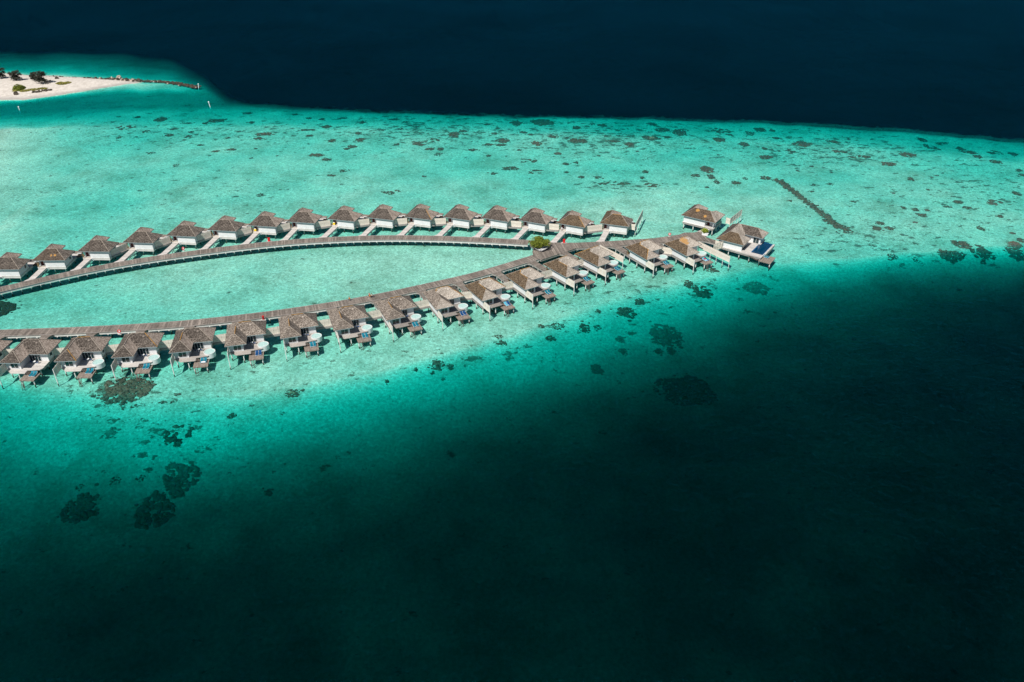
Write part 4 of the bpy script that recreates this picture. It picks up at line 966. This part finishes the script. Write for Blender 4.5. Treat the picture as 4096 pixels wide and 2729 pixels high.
# ------------------------------------------------------------------ coral
M['coral'] = grained('dark_brown_coral', (0.02, 0.019, 0.013), (0.21, 0.155, 0.105), 1.0, 0.95, bmp=0.6)
M['coral_deep'] = grained('water_hazed_coral', (0.10, 0.11, 0.085), (0.30, 0.28, 0.21), 0.9, 0.95, bmp=0.5)  # water haze over deep coral painted in as a paler green tone
M['coral_pink'] = grained('reddish_coral', (0.09, 0.05, 0.035), (0.26, 0.15, 0.11), 1.6, 0.95, bmp=0.6)
M['algae'] = grained('olive_algae_rubble', (0.09, 0.085, 0.05), (0.26, 0.24, 0.16), 1.2, 0.95, bmp=0.4)
M['blotch'] = grained('dark_blotch', (0.008, 0.02, 0.012), (0.03, 0.05, 0.03), 1.6, 0.95)
M['coral_pale'] = grained('pale_topped_coral', (0.12, 0.10, 0.05), (0.42, 0.36, 0.22), 1.4, 0.95, bmp=0.5)
Z1 = [(160,165,110,30,1),(365,118,75,28,0),(700,125,110,22,0),(415,212,60,14,0),(600,271,45,10,0),(688,308,55,12,0),(785,298,70,12,0),(306,318,55,14,1),(985,205,110,20,0),(945,232,60,14,0),(907,135,40,12,0),(880,80,60,16,0),(765,228,30,10,0),(225,104,35,12,0),(520,140,80,12,1),(455,392,45,14,1),(75,133,30,8,1),(1165,88,40,10,0),(930,292,25,8,0),(905,349,25,8,0),(520,225,60,30,1),(960,570,50,22,1),(270,190,60,18,1),(440,175,50,10,0),(545,192,40,10,0),(840,188,60,10,1),(1060,335,14,6,0),(115,225,40,14,1),(630,140,40,12,0),(1230,180,60,12,0),(1250,110,40,10,0)]
Z2 = [(100,332,80,24,0),(158,358,60,16,0),(308,280,60,18,0),(278,294,40,12,0),(360,240,60,24,0),(372,135,40,18,0),(160,162,60,22,0),(72,180,40,12,0),(350,200,40,16,0),(190,245,50,22,0),(55,215,40,14,0),(565,117,70,12,0),(475,180,80,12,1),(580,266,35,12,0),(720,260,110,34,1),(700,262,50,18,0),(810,240,60,34,1),(775,295,60,16,0),(825,328,50,18,1),(840,295,40,18,0),(920,210,70,34,0),(975,187,50,14,0),(1035,299,50,16,0),(1128,335,35,14,0),(1210,245,90,26,0),(1130,268,60,14,0),(1200,270,70,14,0),(1290,140,80,28,0),(1255,410,120,24,1),(1145,440,80,24,1),(740,458,28,10,2),(545,550,110,30,1),(190,452,50,14,0),(1310,300,30,12,0),(260,425,60,20,1),(645,196,20,6,2),(250,110,80,16,1),(690,160,70,14,1),(130,115,40,14,0),(1120,148,40,12,0),(1160,200,36,12,0),(635,132,50,12,1),(1185,170,30,10,0),(600,175,50,14,1)]
Z3 = [(255,135,150,44,0),(140,195,50,14,0),(320,220,80,32,1),(220,262,60,28,0),(445,245,90,26,0),(497,248,60,24,0),(458,168,55,20,0),(345,322,50,16,2),(392,383,45,18,0),(457,375,34,12,0),(397,433,38,12,0),(680,248,80,14,0),(775,268,60,28,0),(905,228,105,34,3),(970,180,100,26,0),(1075,195,95,38,0),(905,145,60,18,0),(610,153,60,16,0),(175,365,120,28,1),(215,430,100,26,1),(680,500,220,26,1),(905,510,100,30,1),(590,463,60,20,1),(485,463,45,16,0),(870,430,40,18,0),(850,466,36,16,0),(1170,453,50,18,0),(1240,418,80,44,0),(1262,460,46,30,0),(1297,492,40,22,0),(1310,238,70,34,0),(1305,185,80,40,1),(590,334,28,8,0),(395,226,30,10,0),(185,208,40,12,0),(550,145,40,14,1),(640,215,50,14,1),(710,215,40,12,1),(820,308,20,8,2),(1000,225,40,14,0),(60,410,110,20,1)]
Z4 = [(735,228,130,46,0),(470,322,105,28,0),(260,505,85,24,0),(470,472,80,30,0),(315,230,70,34,0),(650,280,90,34,1),(955,212,80,24,0),(975,280,55,18,2),(1030,284,50,18,0),(1105,315,95,32,1),(1190,320,60,18,0),(460,260,45,18,0),(355,150,60,44,1),(430,125,90,30,0),(520,132,50,16,2),(800,567,40,12,0),(645,633,34,12,0),(1100,640,40,14,0),(205,150,70,60,1),(815,522,60,20,1),(930,515,60,18,1),(545,185,60,16,0),(800,388,35,12,0),(1065,193,24,12,0),(325,475,40,24,1),(130,305,20,8,0),(700,418,30,12,0),(940,430,24,10,0),(565,278,24,10,0),(50,537,36,12,0)]
Z5 = [(230,235,85,24,0),(95,190,50,14,0),(350,180,100,26,0),(310,178,30,18,2),(365,325,50,20,0),(430,90,50,26,0),(490,138,80,40,1),(715,165,80,24,0),(760,190,60,18,0),(855,165,90,26,1),(868,222,60,18,0),(975,175,50,24,0),(660,145,50,24,0),(1010,270,40,14,0),(1030,300,40,20,0),(995,410,50,24,0),(845,470,60,20,2),(898,463,30,14,2),(845,453,40,14,2),(430,540,60,22,0),(390,508,40,20,0),(460,510,36,14,2),(160,620,60,22,0),(235,618,60,20,0),(180,588,50,20,0),(390,582,30,10,2),(315,494,30,14,0),(780,620,40,24,0),(895,547,45,14,0),(970,648,40,12,2),(640,462,60,18,0),(585,490,50,12,0),(700,495,60,16,0),(665,715,105,44,0),(580,780,105,48,0),(780,762,150,74,1),(800,765,90,44,0),(650,780,70,34,0),(985,715,85,36,2),(990,762,110,46,2),(1025,690,50,30,0),(255,790,70,30,1),(400,810,50,20,1),(550,110,90,14,1),(470,388,28,8,0),(518,303,28,7,2),(488,313,24,7,2),(258,408,26,9,2),(130,720,60,14,1)]
Z6 = [(975,245,110,66,3),(1045,430,200,100,3),(845,168,70,32,0),(1100,100,60,34,0),(1283,87,90,34,0),(592,257,36,18,0),(835,300,30,18,0),(745,360,44,24,0),(995,298,34,22,0),(955,300,30,16,0),(1055,75,34,24,0),(890,133,40,20,0),(210,345,44,34,0),(255,352,24,18,0),(230,392,16,12,0),(192,372,14,12,0),(137,360,14,12,0),(558,215,24,12,0),(610,215,60,20,1),(705,222,40,26,0),(750,220,30,18,1),(425,272,40,14,0),(415,250,40,12,1),(825,258,34,20,0),(860,238,30,12,0),(750,165,20,10,0),(1140,28,34,14,0),(40,400,14,10,0),(780,60,40,14,1),(1080,84,16,12,0),(1130,106,16,8,0)]
Z7 = [(440,72,280,120,4),(360,285,66,42,0),(1244,90,78,32,3),(1298,76,20,14,0),(950,201,48,24,0),(528,330,36,24,0),(513,390,54,26,0),(570,404,26,16,0),(690,300,170,110,1),(700,510,180,130,0),(570,670,210,130,0),(205,660,180,120,0),(288,600,36,24,0),(1130,575,44,30,0),(465,157,20,12,0),(272,103,30,14,0),(416,166,16,10,0),(397,218,20,10,0),(540,467,46,18,0),(500,510,50,26,1),(652,446,30,18,0),(685,96,30,12,0),(610,135,40,12,0),(660,132,20,10,0),(205,550,40,24,1),(380,520,60,30,1)]
LABC = {0: 'dark brown coral patch in the turquoise water', 1: 'sparse olive coral rubble patch in the turquoise water', 2: 'reddish brown coral patch in the turquoise water'}
UNI = {('Z2', 100, 332): 'dark wedge shaped coral patch, one of two close together above the eighth far row villa',
 ('Z3', 905, 228): 'large rounded brown coral mound with pale speckles on the reef flat', ('Z6', 975, 245): 'dark coral head with a pale top in the darkening water, lower right',
 ('Z7', 440, 72): 'wide dark brown coral reef under the third near row villa', ('Z7', 360, 285): 'lone oval dark coral head in turquoise water at the lower left',
 ('Z7', 1244, 90): 'long speckled coral boulder in pale water below the sixth near row villa', ('Z6', 1045, 430): 'huge dim round reef mound fading into dark water, lower right',
 ('Z7', 700, 510): 'largest dim reef patch in darkening water at the lower left', ('Z7', 570, 670): 'dim reef patch lying just below the largest one at lower left', ('Z7', 205, 660): 'very dark leftmost reef patch in deep water, lower left'}
ncor = 0
XS = []; CO = []
for nm, (ox, oy, k), lst in (('Z1', (400, 400, 1.4944), Z1), ('Z2', (1200, 400, 1.4944), Z2), ('Z3', (2000, 400, 1.4944), Z3), ('Z4', (2800, 450, 1.791), Z4), ('Z5', (3400, 500, 1.493), Z5), ('Z6', (1500, 1050, .8406), Z6), ('Z7', (150, 1500, 1.2227), Z7)):
    for j, (x, y, w, h, t) in enumerate(lst):
        u, v = ox + x / k, oy + y / k; z = -1.2
        for _ in range(4):
            p = at(u, v, z); z = .4 * z + .6 * max(-11, floor_z(p.x, p.y))
        p = at(u, v, z); q0 = at(u - w / k / 2, v, z); q1 = at(u + w / k / 2, v, z); y0 = at(u, v + h / k / 2, z); y1 = at(u, v - h / k / 2, z)
        CO.append((p.x, p.y, (q1 - q0).length / 2, (y1 - y0).length / 2, t, (nm, x, y)))
CO.append((*at(0, 1240, -.6)[:2], 5.0, 6.0, 5, ('E', 0, 0)))  # dark patch of the lagoon, built as low near-black domes
CM = {0: 'coral', 1: 'coral', 2: 'coral_pink', 3: 'coral', 4: 'coral', 5: 'blotch'}
for (x, y, a, b_, t, key) in CO:
    rnd = random.Random(key[1] * 13 + key[2] + ord(key[0][-1]))
    area = math.pi * a * b_; dens_ = {0: 1.15, 1: .5, 2: 1.2, 3: 1.3, 4: 1.25, 5: 2.2}[t]
    lone = min(a, b_) < 2.6
    r0 = max(.28, min(.55, .13 * min(a, b_) + .14)) if t != 1 else max(.22, min(.42, .08 * min(a, b_) + .12))
    n = int(max(8, min(2200, dens_ * area / (r0 * r0 * 1.25))))
    mb = MB(); pts = []; tries = 0
    lob = [(rnd.uniform(.1, .3) if t != 1 else rnd.uniform(.2, .5), rnd.uniform(0, 6.28)) for _ in range(3)]
    sx_ = rnd.uniform(0, 50)
    while len(pts) < n and tries < n * 5:
        tries += 1; th = rnd.uniform(0, 6.283); lim = .92 + sum(c * .4 * math.cos((i + 2) * th + ph) for i, (c, ph) in enumerate(lob))
        q = min(abs(rnd.gauss(0, .62)), 1.7) if t != 1 else math.sqrt(rnd.random()) * 1.1
        rr = (math.sqrt(rnd.random()) if rnd.random() < .72 else q) * max(.35, lim)
        px_, py_ = x + a * rr * math.cos(th), y + b_ * rr * math.sin(th)
        nv = mnoise.noise(Vector((px_ * .42 + sx_, py_ * .36, 2.0)))
        if not lone and nv < (-.45 if t != 1 else .02) + .30 * max(0, rr - .75) / .4: continue
        pts.append((px_, py_, rr))
    zs = seabed_z(np.array([p[0] for p in pts]), np.array([p[1] for p in pts]))
    random.seed(n + int(abs(x) * 7)); zc0 = lambda q_: float(q_.mean())
    two = t == 3 and zc0(zs) > -2.2
    for (xx, yy, rr), z in zip(pts, zs):
        s = r0 * rnd.uniform(.4, 1.3); hh = min(.35, s * .55)
        if t == 3: hh = s * .6 * (1.2 - rr)
        mb.dome((xx, yy, z - .03), s * rnd.uniform(1, 1.5), s, max(.08, hh), 7, rnd.uniform(-.6, .6), .22, 2, 1 if (two and rr < .35 and rnd.random() < .6) else 0)
    mb.v = [(vx - x, vy - y, vz) for vx, vy, vz in mb.v]
    zc_ = float(zs.mean()); mats = [M['coral_deep'] if (t in (0, 3) and zc_ < -2.0) else M[CM[t]]] + ([M['coral_pale']] if two else [])
    o = mb.build('coral_patch' if t != 5 else 'dark_patch', mats, None, smooth=True, fix=False); o.location = (x, y, 0)
    if t == 5: tag(o, 'dark patch at the left edge of the enclosed lagoon', 'blotch')
    elif key in UNI: tag(o, UNI[key], 'coral')
    else: tag(o, LABC[t], 'coral', {0: 'dark coral patches scattered over the reef', 1: 'sparse rubble patches scattered over the reef', 2: 'reddish coral patches scattered over the reef'}[t])
    ncor += 1
# sunken rock line on the reef
mb = MB(); pl = [at(u, v, -.6) for u, v in ((3106, 722), (3135, 738), (3180, 772), (3235, 815), (3290, 856), (3330, 893), (3372, 918), (3400, 930))]
rnd = random.Random(4)
for a, b_ in zip(pl, pl[1:]):
    for _ in range(int((b_ - a).length * 14)):
        p = a.lerp(b_, rnd.random()); w = 1.35 if b_ is not pl[-1] else 2.2
        mb.dome((p.x + rnd.gauss(0, w * .7), p.y + rnd.gauss(0, w * .7), -.6), rnd.uniform(.5, 1.1), rnd.uniform(.5, 1.0), rnd.uniform(.2, .45), 7, rnd.uniform(0, 3), .25)
tag(mb.build('sunken_rock_line', M['coral'], None, smooth=True, fix=False), 'long straight sunken line of dark rocks crossing the reef flat', 'rocks')

# ------------------------------------------------------------------ sand spit: breakwater, boulders, trees, plants, markers
def gz(u, v):
    p = at(u, v, 0.0); z = 0
    for _ in range(3): p = at(u, v, z); z = max(0.0, floor_z(p.x, p.y))
    return Vector((p.x, p.y, z))
rnd = random.Random(11); mb = MB()
BL = [(170, 310), (250, 313), (330, 318), (400, 320), (470, 322), (500, 323), (560, 325), (640, 327), (690, 332), (740, 340), (795, 350)]
for (u0, v0), (u1, v1) in zip(BL, BL[1:]):
    a = at(u0, v0, 0); b_ = at(u1, v1, 0); n = int((b_ - a).length * (4.5 if u0 < 640 else 9))
    for _ in range(n):
        p = a.lerp(b_, rnd.random()); big = 1.0 if u0 >= 330 and u1 <= 560 else (.62 if u0 < 560 else .46)
        s = rnd.uniform(.7, 1.6) * big
        mb.dome((p.x + rnd.gauss(0, .8), p.y + rnd.gauss(0, 1.3), -.1), s, s * rnd.uniform(.7, 1.1), s * rnd.uniform(.6, 1.1), 6, rnd.uniform(0, 3), .3, 2, 1 if rnd.random() < (.3 if 330 < u0 < 560 else .05) else 0)
for (u0, v0), (u1, v1) in zip(BL, BL[1:]): mb.beam(at(u0, v0, -.3), at(u1, v1, -.3), 1.4, .9)
tag(mb.build('rock_breakwater', [M['rock'], M['rock_pale']], None, fix=False), 'dark rock breakwater curving out from the tip of the sand spit', 'breakwater')
for i, (u, v, s, lab) in enumerate(((478, 315, 2.0, 'tall pale boulder on the breakwater, left of the rock heap'), (190, 333, 1.5, 'pale boulder on the sand right of the double tree'), (200, 328, 1.2, 'smaller pale boulder beside the first one on the sand'), (228, 316, 1.4, 'dark boulder standing on the rock line behind the sand'), (64, 379, 1.6, 'square brown block lying on the lower beach'))):
    p = gz(u, v); mb = MB(); random.seed(i); mb.dome((0, 0, 0), s, s * .9, s * 1.0, 7, 0, .25, 3); o = mb.build('boulder', M['rock_pale'] if i in (0, 1, 2) else M['rock'], None, fix=False); o.location = p; tag(o, lab, 'boulder')
mb = MB(); rnd = random.Random(5)
for _ in range(60):
    t = rnd.random(); p = gz(132 + 72 * t, 371 - 9 * t + rnd.gauss(0, 1.5)); s = rnd.uniform(.4, 1.0); mb.dome((p.x, p.y, p.z - .05), s, s, s * .7, 6, 0, .3)
tag(mb.build('rock_row', M['rock'], None, fix=False), 'low row of dark rocks on the lower beach', 'rocks')
def spit_tree(u, v, h, w, lab, seed):
    p = gz(u, v); r = empty('coastal_tree', p); rd = random.Random(seed); mb = MB()
    tops = []
    for k in range(5):
        a = rd.uniform(0, 6.28); q_ = (math.cos(a) * w * .32, math.sin(a) * w * .32, h * rd.uniform(.55, .9)); tops.append(q_); mb.tube((0, 0, 0), q_, .16, .04, 6)
    mb.build('trunk', M['bark'], r); mb = MB()
    for q_ in tops + [(0, 0, h * .8), (w * .3, 0, h * .22), (-w * .3, .2, h * .22), (0, -w * .2, h * .3), (0, 0, h * .5), (w * .15, 0, h * .35), (-w * .15, 0, h * .4)]:
        for _ in range(10):           # fronds: long drooping leaf strips
            a = rd.uniform(0, 6.28); ln = w * rd.uniform(.25, .42); d = Vector((math.cos(a), math.sin(a), rd.uniform(-.1, .9))).normalized(); s = Vector(q_); sd_ = d.cross(Vector((0, 0, 1))).normalized() * .28
            for m_ in range(4):
                e = s + d * ln / 4; mb.face([s - sd_, s + sd_, e + sd_ * .8, e - sd_ * .8]); s = e; d = (d + Vector((0, 0, -.35))).normalized(); sd_ *= .8
        leafball(mb, 130, w * .26, w * .22, h * .2, q_, .4, rd.randint(0, 999))
    mb.build('crown', M['leaf_dark'], r, fix=False); tag(r, lab, 'tree', 'trees on the sand spit')
spit_tree(6, 314, 6.5, 6.5, 'dark shaggy tree on the sand spit at the left edge', 1)
spit_tree(66, 322, 6.5, 7.5, 'dark shaggy tree standing alone, second from left on the sand spit', 2)
spit_tree(138, 322, 5.5, 5.0, 'smaller dark tree on the sand spit touching the tallest one', 3)
spit_tree(168, 335, 8.5, 8.0, 'tallest dark shaggy tree, rightmost on the sand spit', 4)
def cover(pts, name, lab, m_, hgt, n, size, seed):
    mb = MB(); rd = random.Random(seed)
    for _ in range(n):
        k = rd.randrange(len(pts)); (u, v, a, b_) = pts[k]; t = rd.uniform(0, 6.28); q_ = math.sqrt(rd.random())
        p = gz(u + a * q_ * math.cos(t), v + b_ * q_ * math.sin(t)) if False else None
        c = PC[(u, v)]; x = c.x + a / 6.2 * q_ * math.cos(t); y = c.y + b_ / 1.35 * q_ * math.sin(t); z = c.z + rd.random() * hgt * (1 - q_ * q_)
        nn = Vector((rd.gauss(0, .5), rd.gauss(0, .5), 1)).normalized(); t1 = nn.orthogonal().normalized() * size; t2 = nn.cross(t1)
        q3 = Vector((x, y, z)); mb.face([q3 - t1, q3 - t2 * .6, q3 + t1, q3 + t2 * .6])
    return mb.build(name, m_, None, fix=False)
GC = [(70, 362, 18, 5), (100, 364, 20, 4), (135, 359, 26, 4), (170, 355, 22, 3)]; GD = [(240, 333, 16, 4), (268, 332, 18, 4), (250, 337, 20, 3)]; GB = [(70, 353, 13, 7), (85, 357, 14, 6)]
PC = {(u, v): gz(u, v) for (u, v, _, _) in GC + GD + GB}
tag(cover(GC, 'ground_cover', '', M['leaf_dry'], .5, 1600, .35, 1), 'yellow green creeping plants along the beach of the sand spit', 'plants', kind='stuff')
tag(cover(GD, 'ground_cover', '', M['leaf_dry'], .8, 1000, .35, 2), 'rusty olive creeping plants right of the tallest tree', 'plants', kind='stuff')
r = cover(GB, 'beach_bush', '', M['leaf'], 2.6, 1800, .35, 3); tag(r, 'round green bush on the sand below the lone tree', 'bush')
def marker(u, v, h, lx, lab):
    p = at(u, v, 0); r = empty('channel_marker', p); mb = MB(); mb.tube((0, 0, -3), (lx, 0, h), .22, .2, 8); mb.build('pole', M['metal_white'], r); mb = MB(); mb.box(lx - .3, lx + .3, -.3, .3, h, h + .5); mb.build('cap', M['metal_white'], r); tag(r, lab, 'marker pole')
marker(792, 352, 2.3, .7, 'white marker pole leaning right at the tip of the breakwater')
marker(843, 428, 2.8, -.7, 'white marker pole leaning left in the water below the breakwater tip')
marker(78, 440, 1.6, 0, 'faint short marker pole in the channel below the sand spit')
